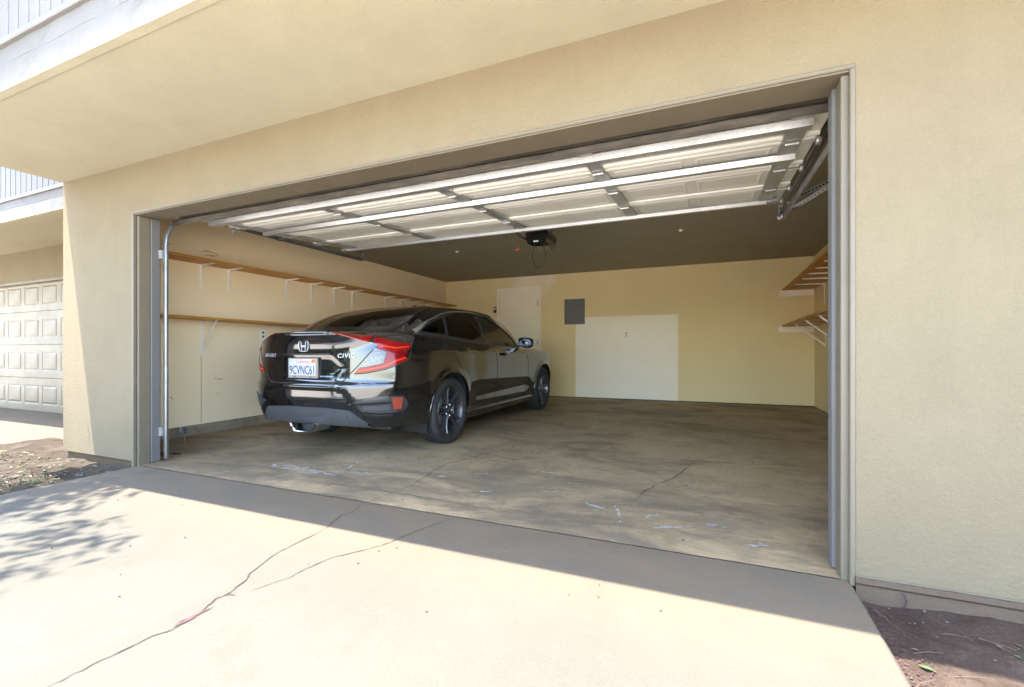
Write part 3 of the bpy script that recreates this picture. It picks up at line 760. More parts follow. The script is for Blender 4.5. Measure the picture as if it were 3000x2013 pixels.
for y in (3.315, 3.635, 4.438, 4.848, 5.278, 5.655, 6.469, 6.881, 7.298, 7.72):
    link('bracket', LB, t, loc=(-(.286)/2, y-2.45, -.0025))
t = shelf('wall_shelf', 'lower wood shelf on the left wall, running behind the black car', GX0+.004, -4.90, 2.45, 6.6, 1.262, boards=2)
for y in (2.62, 3.324, 4.78, 5.9): link('bracket', LD, t, loc=(-(.286)/2, y-2.45, -.0005))
t = shelf('wall_shelf', 'upper wood shelf on the right wall beside the opening', 1.06, GX1-.004, 4.5, 8.455, 1.90, boards=2)
for y in (5.0, 5.5, 5.9, 6.35, 6.75, 7.2, 7.75): link('bracket', RB, t, loc=(.218, y-4.5, -.0025))
MB().box(-.26, .21, 3.93, 3.952, -.095, -.001).build('ledger', M_IDOOR, t, bevel=.003)
t = shelf('wall_shelf', 'lower wood shelf with diagonal braces on the right wall', 1.06, GX1-.004, 4.9, 8.455, 1.325, boards=2)
for y in (5.4, 6.1, 6.9, 7.7): link('bracket', RD, t, loc=(.218, y-4.9, -.0005))
MB().box(-.27, .21, 3.53, 3.552, -.090, -.001).build('ledger', M_IDOOR, t, bevel=.003)

# ---- back wall fittings
t = thing('house_door', 'flat beige door on the back wall beside the black car', 'door', (-3.5, GY1, .063))
MB().box(-.41, .41, -.012, 0, 0, 2.06).build('door_slab', M_IDOOR, t, bevel=.002)
MB().box(-.472, -.416, -.024, 0, 0, 2.145).build('frame', M_IDOOR, t, bevel=.003)
MB().box(.416, .472, -.024, 0, 0, 2.145).build('frame', M_IDOOR, t, bevel=.003)
MB().box(-.416, .416, -.024, 0, 2.066, 2.145).build('frame', M_IDOOR, t, bevel=.003)
for z in (.25, 1.05, 1.82): MB().box(.404, .422, -.030, -.005, z-.05, z+.05).build('hinge', M_DKSTEEL, t)
m = MB().lathe([(0, -.06), (.022, -.058), (.027, -.045), (.012, -.03), (.012, -.014), (.032, -.013), (.032, -.005)], 20, 'y', (-.35, -.0, .95)); m.build('knob', M_DKSTEEL, t, smooth=True)
t = thing('electrical_panel', 'dark grey electrical panel on the back wall', 'panel', (-2.353, GY1, 1.447))
MB().box(-.197, .197, -.018, 0, 0, .478).build('cover', M_PANEL, t, bevel=.003)
MB().box(-.17, .17, -.024, -.0185, .03, .45).build('door', M_PANEL, t, bevel=.002)
MB().box(-.05, -.01, -.028, -.0245, .215, .24).build('latch', M_GREYP, t, bevel=.002)
t = thing('door_opener_button', 'small black wall control left of the house door', 'wall button', (-4.02, GY1, 1.72))
MB().box(-.03, .03, -.022, 0, 0, .12).build('case', M_BLACKM, t, bevel=.004)
MB().box(-.018, .018, -.026, -.0225, .055, .10).build('button', M_WHITE, t, bevel=.002)
t = thing('junction_box', 'small grey beige box at the top of the back wall', 'box', (-4.763, GY1, 2.47))
MB().box(-.055, .055, -.07, 0, -.04, .065).build('case', M_IDOOR, t, bevel=.006)
MB().box(-.05, .05, -.076, -.0705, -.036, .058).build('cover', M_IDOOR, t, bevel=.003)
t = thing('wall_outlet', 'outlet in the pale repainted patch of the back wall', 'outlet', (-1.393, GY1, 1.18))
MB().box(-.036, .036, -.006, 0, 0, .115).build('plate', M_IDOOR, t, bevel=.002)
for z in (.035, .08): MB().box(-.014, .014, -.008, -.0062, z-.012, z+.012).build('socket', M_GREYP, t)
t = thing('wall_outlet', 'double outlet on the left wall just above the car trunk', 'outlet', (GX0, 4.085, 1.07))
MB().box(0, .006, -.04, .04, 0, .13).build('plate', M_WHITE, t, bevel=.002)
for z in (.04, .09): MB().box(.0062, .008, -.015, .015, z-.014, z+.014).build('socket', M_TRIM, t)
t = thing('safety_sensor', 'small dark door sensor near the floor by the left track', 'sensor', (-4.10, 2.47, .22))
MB().box(-.010, .022, -.015, .02, .0, .05).build('case', M_BLACKM, t, bevel=.004)
MB().box(-.03, -.0125, -.005, .005, .01, .05).build('mount', M_DKSTEEL, t)
MB().tube([(.02, .0, .0), (.03, .0, -.05), (.01, .01, -.09)], .003, 6).build('wire', M_BLACKM, t)
# ================================================================== THE CAR  (local axes: x right, y forward, z up; origin under the rear axle)
def carpaint():
    t = NT('black_car_paint')
    t.set(Base_Color=(.0045, .0045, .005), Roughness=.22, Coat_Weight=1.0, Coat_Roughness=.012)
    dust = t.ramp(t.noise(3.0, 6, .6), [(.35, .07), (.75, .16)])
    t.set(Roughness=dust)
    return t.m
M_PAINT = carpaint()
def carglass(name, tint, rough=.02):
    t = NT(name); n = t.n
    g = t.new('ShaderNodeBsdfGlossy'); g.inputs['Roughness'].default_value = rough; g.inputs['Color'].default_value = (1, 1, 1, 1)
    tr = t.new('ShaderNodeBsdfTransparent'); tr.inputs['Color'].default_value = tint + (1,)
    fr = t.new('ShaderNodeFresnel'); fr.inputs['IOR'].default_value = 1.52
    mx = t.new('ShaderNodeMixShader'); t.ln(fr.outputs[0], mx.inputs[0]); t.ln(tr.outputs[0], mx.inputs[1]); t.ln(g.outputs[0], mx.inputs[2])
    t.ln(mx.outputs[0], n['Material Output'].inputs[0]); return t.m
M_GLASS = carglass('clear_tinted_glass', (.80, .86, .68))
M_DGLASS = carglass('dark_privacy_glass', (.16, .165, .14))
M_RGLASS = carglass('rear_window_glass', (.20, .22, .20))
M_RUBBER = simple('tyre_rubber', (.020, .0195, .019), .72, var=.3, vscale=12, bump=.1, bscale=150)
M_RIM = simple('dark_alloy', (.085, .085, .086), .32, .7, var=.15, vscale=15)
M_CHROME = simple('chrome', (.50, .50, .49), .12, 1.0, var=0)
M_MIRROR = simple('mirror_silver', (.16, .17, .17), .06, 1.0, var=0)
M_BADGE = simple('silver_badge', (.36, .36, .355), .3, .3, var=0)
M_SATIN = simple('satin_chrome', (.55, .53, .47), .30, .9, var=.05)
M_DIFF = simple('grey_black_diffuser', (.045, .046, .048), .38, var=.15)
def redlens(name, col, em=0):
    t = NT(name); t.set(Base_Color=col, Roughness=.2, Coat_Weight=.25, Coat_Roughness=.02, Specular_IOR_Level=.25)
    v = t.new('ShaderNodeTexVoronoi'); v.inputs['Scale'].default_value = 90; t.ln(t.coord(), v.inputs['Vector'])
    b = t.bump(v.outputs['Distance'], .15, .002); t.set(Normal=b)
    t.set(Subsurface_Weight=.0)
    return t.m
M_LENS = redlens('red_lens', (.20, .002, .003))
M_LENSB = redlens('bright_red_lens', (.50, .035, .010))
M_LENSD = redlens('deep_red_lens', (.13, .002, .004))
M_REFL = redlens('amber_red_reflector', (.25, .045, .027))
def clearlens():
    t = NT('clear_lamp_lens')
    v = t.new('ShaderNodeTexVoronoi'); v.inputs['Scale'].default_value = 55; t.ln(t.mapped((1, 1, 1.6)), v.inputs['Vector'])
    c = t.ramp(v.outputs['Distance'], [(.1, (.16, .14, .11)), (.45, (.035, .032, .028)), (.8, (.10, .095, .085))])
    return t.set(Base_Color=c, Metallic=.25, Roughness=.2, Coat_Weight=1.0, Normal=t.bump(v.outputs['Distance'], .5, .006))
M_CLEAR = clearlens()
M_SEAT = simple('dark_seat_fabric', (.03, .03, .03), .9, var=.2)
M_PLATE = simple('white_plate', (.33, .33, .33), .4, var=.03)
M_PLATEFR = simple('grey_plate_frame', (.20, .18, .15), .45, .4, var=.15)
M_NAVY = simple('navy_plate_letters', (.02, .025, .09), .5, var=0)
M_PRED = simple('red_plate_script', (.50, .05, .04), .5, var=0)
M_ORANGE = simple('orange_sticker', (.50, .10, .012), .5, var=0)
M_PGREY = simple('blue_grey_sticker', (.28, .31, .38), .5, var=0)

CARX, CARY = -3.21, 3.91
car = thing('parked_car', 'glossy black four door sedan parked nose in inside the open garage', 'car', (CARX, CARY, .01*(CARY-2.2)), (.01, 0, 0))
def pch(xs, ys):
    """monotone cubic interpolation"""
    xs = np.array(xs, float); ys = np.array(ys, float); h = np.diff(xs); d = np.diff(ys)/h; m = np.zeros(len(xs))
    m[0], m[-1] = d[0], d[-1]
    for i in range(1, len(xs)-1):
        m[i] = 0 if d[i-1]*d[i] <= 0 else 2*d[i-1]*d[i]/(d[i-1]+d[i])
    def f(x):
        x = min(max(x, xs[0]), xs[-1]); i = int(min(max(np.searchsorted(xs, x)-1, 0), len(xs)-2)); t = (x-xs[i])/h[i]
        return float((2*t**3-3*t**2+1)*ys[i] + (t**3-2*t**2+t)*h[i]*m[i] + (-2*t**3+3*t**2)*ys[i+1] + (t**3-t**2)*h[i]*m[i+1])
    return f
Wz = pch([.16,.22,.28,.34,.45,.60,.72,.80,.87,.91,.96,1.0,1.04,1.09], [.77,.815,.845,.862,.878,.890,.893,.890,.884,.876,.852,.832,.80,.76])
taper = pch([-1.2,-.25,.1,.6,1.3,2.0,2.6,3.0,3.7], [1.0,1.0,1.005,.988,.985,.988,1.0,.985,.93])
Br = pch([.18,.24,.28,.32,.37,.44,.52,.60,.632,.648,.67,.75,.85,.92,.965,1.0,1.03,1.055,1.08], [-.80,-.90,-.94,-.965,-.985,-1.0,-1.012,-1.012,-1.008,-.992,-.986,-.980,-.975,-.973,-.977,-.986,-.998,-1.008,-1.002])
Bf = pch([.16,.25,.35,.5,.62,.72,.80,.9], [3.48,3.60,3.63,3.635,3.62,3.58,3.50,3.40])
NR, NF_, BC, BF0 = 3.3, 2.7, -.25, 2.75
zt_rear = pch([0,.30,.40,.55,.70,.80,.9], [1.074,1.072,1.058,1.012,.972,.958,.955])    # upper edge of the tail over half width
zt_side = pch([-1.0,-.62,-.3,0,.4,1.0,1.6,2.2,2.7,3.1,3.45,3.7], [.962,.965,.985,.998,.985,.955,.930,.905,.875,.815,.74,.70])
def outline(g, z):
    """g in [0,1] tail, [1,2] side, [2,3] nose"""
    if g <= 1:
        th = g*math.pi/2; w = Wz(z)*taper(BC)
        A = max(0, math.sin(th))**(2/NR); B = max(0, math.cos(th))**(2/NR)
        return w*A, BC - (BC-Br(z))*B
    if g <= 2:
        b = BC + (BF0-BC)*(g-1); return Wz(z)*taper(b), b
    th = (g-2)*math.pi/2; w = Wz(z)*taper(BF0)
    return w*max(0, math.cos(th))**(2/NF_), BF0 + (Bf(z)-BF0)*max(0, math.sin(th))**(2/NF_)
# stations evenly spread along the waist
_g = np.concatenate([np.linspace(0, 1, 500)[:-1]**1.0, np.linspace(1, 2, 400)[:-1], np.linspace(2, 3, 400)])
_p = np.array([outline(x, .7) for x in _g]); _l = np.concatenate([[0], np.cumsum(np.hypot(*np.diff(_p, axis=0).T))])
NS = 210
GS = np.interp(np.linspace(0, _l[-1], NS+1), _l, _g); GS[0] = 0; GS[-1] = 3
def ztop(g):
    a, b = outline(g, .95)
    if g <= 1:
        k = min(1, max(0, (g-.55)/.45)); k = k*k*(3-2*k)
        return zt_rear(a)*(1-k) + zt_side(b)*k
    return zt_side(b)
def inpoly(x, y, P):
    c = False; n = len(P)
    for i in range(n):
        x0, y0 = P[i]; x1, y1 = P[(i+1) % n]
        if (y0 > y) != (y1 > y) and x < (x1-x0)*(y-y0)/(y1-y0)+x0: c = not c
    return c
def pdist(x, y, P, closed=True):
    best = (1e9, x, y); n = len(P)
    for i in range(n if closed else n-1):
        x0, y0 = P[i]; x1, y1 = P[(i+1) % n]; dx, dy = x1-x0, y1-y0; L = dx*dx+dy*dy
        t = max(0, min(1, ((x-x0)*dx+(y-y0)*dy)/L)) if L else 0; px, py = x0+t*dx, y0+t*dy
        d = math.hypot(x-px, y-py)
        if d < best[0]: best = (d, px, py)
    return best
REC = [(-.30,.875),(.30,.875),(.44,.775),(.35,.685),(-.35,.685),(-.44,.775)]       # hollow around the plate
BMP = [(-.44,.590),(.44,.590),(.60,.375),(.62,.20),(-.62,.20),(-.60,.375)]          # middle of the bumper sits back
def sstep(x): x = min(1, max(0, x)); return x*x*(3-2*x)
def displaced(g, z):
    a, b = outline(g, z)
    if b < -.4:
        if .6 < z < .95:
            d = pdist(a, z, REC)[0]*(1 if inpoly(a, z, REC) else -1); b += .006*sstep((d+.004)/.035)
        if z < .64:
            d = pdist(a, z, BMP)[0]*(1 if inpoly(a, z, BMP) else -1); b += .020*sstep((d+.008)/.026)
            if a > .5: b += .0
    if -.6 < b < 3.3:
        for c in (0, 2.70):
            r = math.hypot(b-c, z-.335); a += .014*math.exp(-((r-.375)/.035)**2) * (1 if z > .3 else .5)
        if .2 < b < 2.3: a -= .022*math.exp(-((z-.43)/.085)**2)*sstep((b-.35)/.3)*sstep((2.3-b)/.3)
        if -.7 < b < 2.6: a += .007*math.exp(-((z-(.915-.028*b))/.016)**2)*sstep((b+.5)/.4)
    return a, b
zlev = np.concatenate([np.linspace(0, .12, 4)[:-1], np.linspace(.12, 1, 46)])
def z_of(g, t):
    # lower edge: tail .285, sills .20, nose .18
    a, b = outline(g, .4)
    zb = float(np.interp(b, [-1.0,-.75,-.5,-.35,.3,2.2,3.2,3.6], [.275,.268,.255,.235,.205,.205,.20,.19]))
    return zb + (ztop(g)-zb)*t
lower = []
for g in GS:
    row = []
    for t in zlev:
        z = z_of(g, t); a, b = displaced(g, z); row.append((a, b, z))
    lower.append(row)
# base line of the glasshouse and edge of the roof, as loops over the same stations
def loop(keys):
    ks = np.array([k[0] for k in keys]); fs = [pch(ks, [k[i] for k in keys]) for i in (1, 2, 3)]
    return lambda u: tuple(f(u) for f in fs)
# keys by station fraction found from outline position (arc length over total)
def uf(a=None, b=None):
    if a is not None: i = np.argmin(np.where(_g <= 1, np.abs(_p[:, 0]-a), 9))
    else: i = np.argmin(np.where((_g > .5) & (_g < 2.5), np.abs(_p[:, 1]-b), 9))
    return _l[i]/_l[-1]
G0 = loop([(0,0,-.615,1.098),(uf(a=.35),.30,-.610,1.097),(uf(a=.60),.50,-.575,1.092),(uf(a=.80),.63,-.505,1.082),(uf(b=-.60),.715,-.40,1.075),(uf(b=-.35),.765,-.24,1.062),(uf(b=0),.795,.0,1.043),(uf(b=.4),.806,.4,1.012),(uf(b=.9),.810,.9,.977),(uf(b=1.5),.803,1.5,.951),(uf(b=1.95),.785,1.9,.945),(uf(b=2.5),.735,2.12,.952),(uf(b=3.0),.62,2.34,.965),(1-.08,.38,2.52,.982),(1-.03,.14,2.575,.99),(1,0,2.58,.991)])
G1 = loop([(0,0,.30,1.396),(uf(a=.35),.26,.295,1.393),(uf(a=.60),.42,.275,1.383),(uf(a=.80),.500,.245,1.370),(uf(b=-.60),.535,.27,1.366),(uf(b=-.35),.552,.35,1.370),(uf(b=0),.566,.48,1.374),(uf(b=.4),.578,.68,1.378),(uf(b=.9),.585,1.0,1.380),(uf(b=1.5),.577,1.35,1.366),(uf(b=1.95),.562,1.58,1.346),(uf(b=2.5),.535,1.72,1.332),(uf(b=3.0),.44,1.80,1.340),(1-.08,.27,1.87,1.355),(1-.03,.10,1.895,1.362),(1,0,1.90,1.363)])
deck = []; green = []
ND, NG = 10, 22
US = np.linspace(0, 1, NS+1)
for i, u in enumerate(US):
    T = lower[i][-1]; a0, b0, z0 = G0(u); row = [T]
    for k in range(1, ND+1):
        v = k/ND; e = 1-(1-v)**2.2
        zz = T[2] + (z0-T[2])*e
        if u < uf(a=.6): zz -= .010*math.sin(math.pi*v)
        row.append((T[0]+(a0-T[0])*v, T[1]+(b0-T[1])*v, zz))
    deck.append(row)
    a1, b1, z1 = G1(u); row = [row[-1]]
    for k in range(1, NG+1):
        v = k/NG; s = math.sin(math.pi*v)
        nrm = .030
        front = u > uf(b=2.28); rear = u < uf(a=.80)
        if rear: p = (a0+(a1-a0)*v + .02*s*u/uf(a=.8), b0+(b1-b0)*v - .012*s, z0+(z1-z0)*v + .045*s)
        elif front: p = (a0+(a1-a0)*v + .01*s, b0+(b1-b0)*v + .02*s, z0+(z1-z0)*v + .035*s)
        else: p = (a0+(a1-a0)*v + .026*s, b0+(b1-b0)*v, z0+(z1-z0)*v + .012*s)
        row.append(p)
    green.append(row)
iR, iC, iF = int(round(uf(a=.60)*NS)), int(round(uf(a=.80)*NS)), int(round(uf(b=2.5)*NS))
IRG = int(round(uf(a=.72)*NS)); IWS = int(round(uf(b=2.28)*NS))
# roof skin from rail to rail
def roof_rows():
    E = [green[i][-1] for i in range(IRG, IWS+1)]          # right rail, rear to front
    Rr = [green[i][-1] for i in range(0, IRG+1)]           # rear edge centre -> corner
    Fr = [green[i][-1] for i in range(IWS, NS+1)][::-1]    # front edge centre -> corner
    n = 16; rows = []
    ba = np.array([p[0] for p in Rr]); fa = np.array([p[0] for p in Fr])
    for j, e in enumerate(E):
        v = j/(len(E)-1); row = []
        for k in range(-n, n+1):
            h = k/n; a = h*e[0]
            rb = np.interp(abs(h)*Rr[-1][0], ba, [p[1] for p in Rr]); rz = np.interp(abs(h)*Rr[-1][0], ba, [p[2] for p in Rr])
            fb = np.interp(abs(h)*Fr[-1][0], fa, [p[1] for p in Fr]); fz = np.interp(abs(h)*Fr[-1][0], fa, [p[2] for p in Fr])
            # blend so that the four borders are met exactly
            bl = rb + (fb-rb)*v; bl += (e[1] - (Rr[-1][1] + (Fr[-1][1]-Rr[-1][1])*v))
            zl = rz + (fz-rz)*v; zl += (e[2] - (Rr[-1][2] + (Fr[-1][2]-Rr[-1][2])*v)) + .030*(1-h*h)*math.sin(math.pi*v)
            row.append((a, bl, zl))
        rows.append(row)
    return rows
roof = roof_rows()
mir = lambda rows: [[(-p[0], p[1], p[2]) for p in r] for r in rows]
gsides = green[IRG:IWS+1]
full = MB()
for q in (lower, mir(lower), deck, mir(deck), green, mir(green), roof): full.grid(q)
BV = BVHTree.FromPolygons([Vector(p) for p in full.v], full.f)
def castside(b, z, sg=1, off=0.0):
    h = BV.ray_cast(Vector((sg*2, b, z)), Vector((-sg, 0, 0)))
    if h[0] is None: h = BV.find_nearest(Vector((sg*.85, b, z)))
    n = h[1] if h[1].x*sg > 0 else -h[1]
    return h[0] + n*off, n
def castrear(a, z, off=0.0):
    h = BV.ray_cast(Vector((a, -3, z)), Vector((0, 1, 0)))
    n = h[1] if h[1].y < 0 else -h[1]
    return h[0] + n*off, n
def castcorner(a, b, z, sg=1, off=0.0):
    c = Vector((sg*.40, -.40, z)); d = (c - Vector((sg*a, b, z))); d.z = 0; d.normalize()
    h = BV.ray_cast(c - d*2, d)
    if h[0] is None: h = BV.find_nearest(Vector((sg*a, b, z)))
    n = h[1] if h[1].dot(d) < 0 else -h[1]
    return h[0] + n*off, n
# ---- body mesh with wheel arches and windows cut out
AR = .362
arch = lambda c: [(c+AR*math.cos(t), .335+AR*math.sin(t)) for t in [-.6+(math.pi+1.2)*k/60 for k in range(61)]] + [(c-AR*.85, -.2), (c+AR*.85, -.2)]
WQ = [(-.310,1.096),(-.12,1.178),(.04,1.226),(.175,1.259),(.060,1.055),(-.10,1.069),(-.24,1.082)]
WR = [(.080,1.053),(.200,1.265),(.32,1.292),(.50,1.318),(.75,1.335),(.945,1.336),(.89,.992),(.45,1.022)]
WF = [(1.0,.984),(1.065,1.330),(1.18,1.316),(1.33,1.284),(1.5,1.219),(1.68,1.130),(1.82,1.035),(1.885,.968),(1.73,.962),(1.3,.970)]
WINS = [WQ, WR, WF]
def densify(P, d=.02, closed=True):
    out = []; n = len(P)
    for i in range(n if closed else n-1):
        p, q = P[i], P[(i+1) % n]; k = max(1, int(math.dist(p, q)/d))
        out += [tuple(p[j]+(q[j]-p[j])*t/k for j in range(len(p))) for t in range(k)]
    if not closed: out.append(tuple(P[-1]))
    return out
def smoothpoly(P, it=2):
    for _ in range(it):
        Q = []
        for i in range(len(P)):
            p, q = P[i], P[(i+1) % len(P)]
            Q += [tuple(.75*x+.25*y for x, y in zip(p, q)), tuple(.25*x+.75*y for x, y in zip(p, q))]
        P = Q
    return P
def cutgrid(rows, polys):
    """drop faces inside the (y,z) polygons and snap the new border onto them"""
    n = len(rows[0]); V = [list(p) for r in rows for p in r]; keep = []; border = {}
    inside = {}
    for i in range(len(rows)-1):
        for j in range(n-1):
            q = (i*n+j, i*n+j+1, (i+1)*n+j+1, (i+1)*n+j); cy = sum(V[k][1] for k in q)/4; cz = sum(V[k][2] for k in q)/4
            hit = next((P for P in polys if inpoly(cy, cz, P)), None)
            if hit is None: keep.append(q)
            else:
                for k in q: inside[k] = hit
    used = set(k for q in keep for k in q)
    for k, P in inside.items():
        if k in used:
            d, y, z = pdist(V[k][1], V[k][2], P)
            if z > .1:
                V[k][1], V[k][2] = y, z
                V[k][0] = castside(y, z)[0].x
    return V, keep
arches = [arch(0), arch(2.70)]
body = MB()
Vl, Kl = cutgrid(lower, arches); Vg, Kg = cutgrid(gsides, WINS)
for sg in (1, -1):
    f = lambda V: [(sg*p[0], p[1], p[2]) for p in V]
    body.add(f(Vl), Kl); body.add(f(Vg), Kg)
body.grid(deck); body.grid(mir(deck)); body.grid(roof)
bo = body.build('body', M_PAINT, car, smooth=True, sharp=30)
# inner skin is dark: floor pan, wheel wells, firewalls
m = MB(); m.box(-.62, .62, -.60, 3.4, .21, .24); m.box(-.50, .50, -.90, -.45, .285, .32)
m.build('floor_pan', M_BLACKM, car)
for c in (0, 2.70):
    for sg in (1, -1):
        rows = []
        for t in np.linspace(-.55, math.pi+.55, 28):
            y, z = c+(AR+.004)*math.cos(t), .335+(AR+.004)*math.sin(t); o = castside(y, max(z, .22), sg)[0].x
            rows.append([(o*.985, y, z), (sg*.52, y, z)])
        m = MB().grid(rows); m.add([(sg*.52, c-.45, .15), (sg*.52, c+.45, .15), (sg*.52, c+.45, .72), (sg*.52, c-.45, .72)], [(0, 1, 2, 3)])
        m.build('wheel_well', M_BLACKM, car, smooth=True)
# arch lips
for c in (0, 2.70):
    for sg in (1, -1):
        rows = []
        for t in np.linspace(-.35, math.pi+.35, 40):
            row = []
            for r, dx in ((AR+.001, -.03), (AR-.004, .0), (AR+.002, .005), (AR+.012, .003), (AR+.014, -.004)):
                y, z = c+r*math.cos(t), .335+r*math.sin(t)
                row.append((castside(c+(AR+.014)*math.cos(t), .335+(AR+.014)*math.sin(t), sg)[0].x + sg*dx, y, z))
            rows.append(row)
        MB().grid(rows).build('arch_lip', M_PAINT, car, smooth=True)

def patch_side(P, off, sg=1, name='glass', mat=None, parent=None, rim=0, **kw):
    """surface piece whose outline is a polygon in (y,z), laid on the flank"""
    me = MB(); D = densify(P, .03); c = (sum(p[0] for p in D)/len(D), sum(p[1] for p in D)/len(D))
    rows = []
    for k in range(7):
        f = k/6; rows.append([tuple(castside(c[0]+(p[0]-c[0])*f, c[1]+(p[1]-c[1])*f, sg, off)[0]) for p in D])
    if rim: rows.append([tuple(castside(p[0], p[1], sg, -.01)[0]) for p in D])
    me.grid(rows, True)
    return me.build(name, mat, parent or car, smooth=True, **kw)
def strip(pts, nrms, w, h, closed=False):
    """low ribbon along surface points"""
    rows = []; n = len(pts)
    for i in range(n):
        a = pts[(i-1) % n] if closed or i else pts[0]; b = pts[(i+1) % n] if closed or i < n-1 else pts[-1]
        t = (b-a).normalized(); s = t.cross(nrms[i]).normalized()
        ww = w[i] if isinstance(w, list) else w
        rows.append([pts[i]-s*ww/2-nrms[i]*.003, pts[i]-s*ww*.45+nrms[i]*h, pts[i]+s*ww*.45+nrms[i]*h, pts[i]+s*ww/2-nrms[i]*.003])
    if closed: rows.append(rows[0])
    return MB().grid(rows)
def side_strip(P, w, h, sg, name, mat, closed=False, d=.025, parent=None):
    D = densify(P, d, closed); q = [castside(p[0], p[1], sg) for p in D]
    return strip([x[0] for x in q], [x[1] for x in q], w, h, closed).build(name, mat, parent or car, smooth=True)
def rear_strip(P, w, h, name, mat, closed=False, d=.02, parent=None):
    D = densify(P, d, closed); q = [castrear(p[0], p[1]) for p in D]
    return strip([x[0] for x in q], [x[1] for x in q], w, h, closed).build(name, mat, parent or car, smooth=True)
def curve(P, n=6):
    """Catmull-Rom through points"""
    out = []
    for i in range(len(P)-1):
        p0, p1, p2, p3 = [np.array(P[min(max(k, 0), len(P)-1)], float) for k in (i-1, i, i+1, i+2)]
        for t in np.linspace(0, 1, n, endpoint=False):
            out.append(tuple(.5*((2*p1)+(-p0+p2)*t+(2*p0-5*p1+4*p2-p3)*t*t+(-p0+3*p1-3*p2+p3)*t**3)))
    return out + [tuple(P[-1])]
for sg in (1, -1):
    for P, nm, mt in ((WQ, 'quarter_window', M_DGLASS), (WR, 'rear_door_window', M_DGLASS), (WF, 'front_door_window', M_GLASS)):
        g = patch_side(P, -.004, sg, nm, mt)
        side_strip(P, .016, .0015, sg, 'window_seal', M_BLACKM, True, parent=g)
    top = curve([(-.38,1.087),(-.29,1.122),(-.12,1.196),(.06,1.250),(.25,1.298),(.45,1.330),(.74,1.351),(1.0,1.350),(1.2,1.328)])
    w = [.040*max(0, 1-k/14)+.016 for k in range(len(densify(top, .025, False)))]
    side_strip(top, w, .004, sg, 'window_trim', M_SATIN, False)
    side_strip(curve([(1.2,1.328),(1.35,1.293),(1.52,1.229),(1.70,1.141),(1.84,1.04),(1.93,.96)]), .022, .004, sg, 'window_trim', M_BLACKP)
    side_strip([(.945,.985),(1.005,1.340)], .085, .001, sg, 'pillar_cover', M_BLACKP)
    side_strip(curve([(-.40,1.075),(0,1.046),(.45,1.010),(.9,.978),(1.4,.958),(1.88,.952)]), .012, .004, sg, 'belt_moulding', M_BLACKM)
    # shut lines
    side_strip(curve([(-.085,1.05),(-.06,1.01),(.0,.93),(.12,.80),(.24,.66),(.325,.52),(.37,.40),(.43,.325),(.50,.305)]), .010, .0006, sg, 'door_gap', M_DARKGAP)
    side_strip([(.48,.306),(1.0,.295),(1.5,.29),(2.02,.288)], .010, .0006, sg, 'door_gap', M_DARKGAP)
    side_strip(curve([(.965,.972),(.99,.93),(1.05,.86),(1.07,.75),(1.07,.5),(1.07,.30)]), .010, .0006, sg, 'door_gap', M_DARKGAP)
    side_strip(curve([(1.98,.925),(2.04,.85),(2.08,.72),(2.08,.5),(2.05,.34),(2.02,.288)]), .010, .0006, sg, 'door_gap', M_DARKGAP)
    # sill skirt
    rows = []
    for b in np.linspace(.36, 2.30, 40):
        o = castside(b, .265, sg)[0].x
        rows.append([(o-sg*.03, b, .272), (o+sg*.010, b, .262), (o+sg*.014, b, .225), (o+sg*.004, b, .185), (o-sg*.06, b, .175)])
    MB().grid(rows).build('side_sill', M_PAINT, car, smooth=True)
    # handles
    for b, z in ((.25,.920),(1.27,.862)):
        p, n = castside(b, z, sg)
        m = MB()
        rows = []
        for t in np.linspace(-1, 1, 11):
            c = Vector((p.x + sg*.030*(1-t**4)+sg*.002, b+.095*t, z+.004*t)); hh = .017*(1-.35*t*t)
            rows.append([c+Vector((sg*.010*math.cos(a), 0, hh*math.sin(a))) for a in np.linspace(0, 2*math.pi, 9)[:-1]])
        m.grid(rows, True)
        h = m.build('door_handle', M_PAINT, car, smooth=True, sharp=60)
        m = MB(); rows = []
        for t in np.linspace(0, math.pi*2, 17)[:-1]:
            q = castside(b+.01+.045*math.cos(t), z-.005+.024*math.sin(t), sg, .0012)[0]; rows.append(q)
        m.add([tuple(q) for q in rows], [tuple(range(16))]); m.build('handle_recess', M_DARKGAP, h)
    # mirror
    mr = []
    for k, t in enumerate(np.linspace(-1, 1, 11)):
        row = []
        sc = max(.05, 1-abs(t)**3.2)**.5
        for a in np.linspace(0, 2*math.pi, 19)[:-1]:
            ca, sa = math.cos(a), math.sin(a)
            x = .945 + .105*math.copysign(abs(ca)**.65, ca)*sc*(1 + .10*sa) ; z = 1.005 + .070*math.copysign(abs(sa)**.7, sa)*sc - .012*ca
            row.append((sg*x, 1.83+.055*t, z))
        mr.append(row)
    mo = MB().grid(mr, True); mo.f.append(tuple(range(18))); mo.f.append(tuple(range(180, 198)))
    mo = mo.build('wing_mirror', M_PAINT, car, smooth=True, sharp=60)
    row = []
    for a in np.linspace(0, 2*math.pi, 19)[:-1]:
        ca, sa = math.cos(a), math.sin(a)
        row.append((sg*(.947+.088*math.copysign(abs(ca)**.6, ca)), 1.779, 1.006+.055*math.copysign(abs(sa)**.6, sa)-.01*ca))
    MB().add(row, [tuple(range(18))]).build('mirror_glass', M_MIRROR, mo)
    MB().bar((sg*.80, 1.84, .955), (sg*.88, 1.84, .975), .05, .03).build('mirror_arm', M_BLACKM, mo)

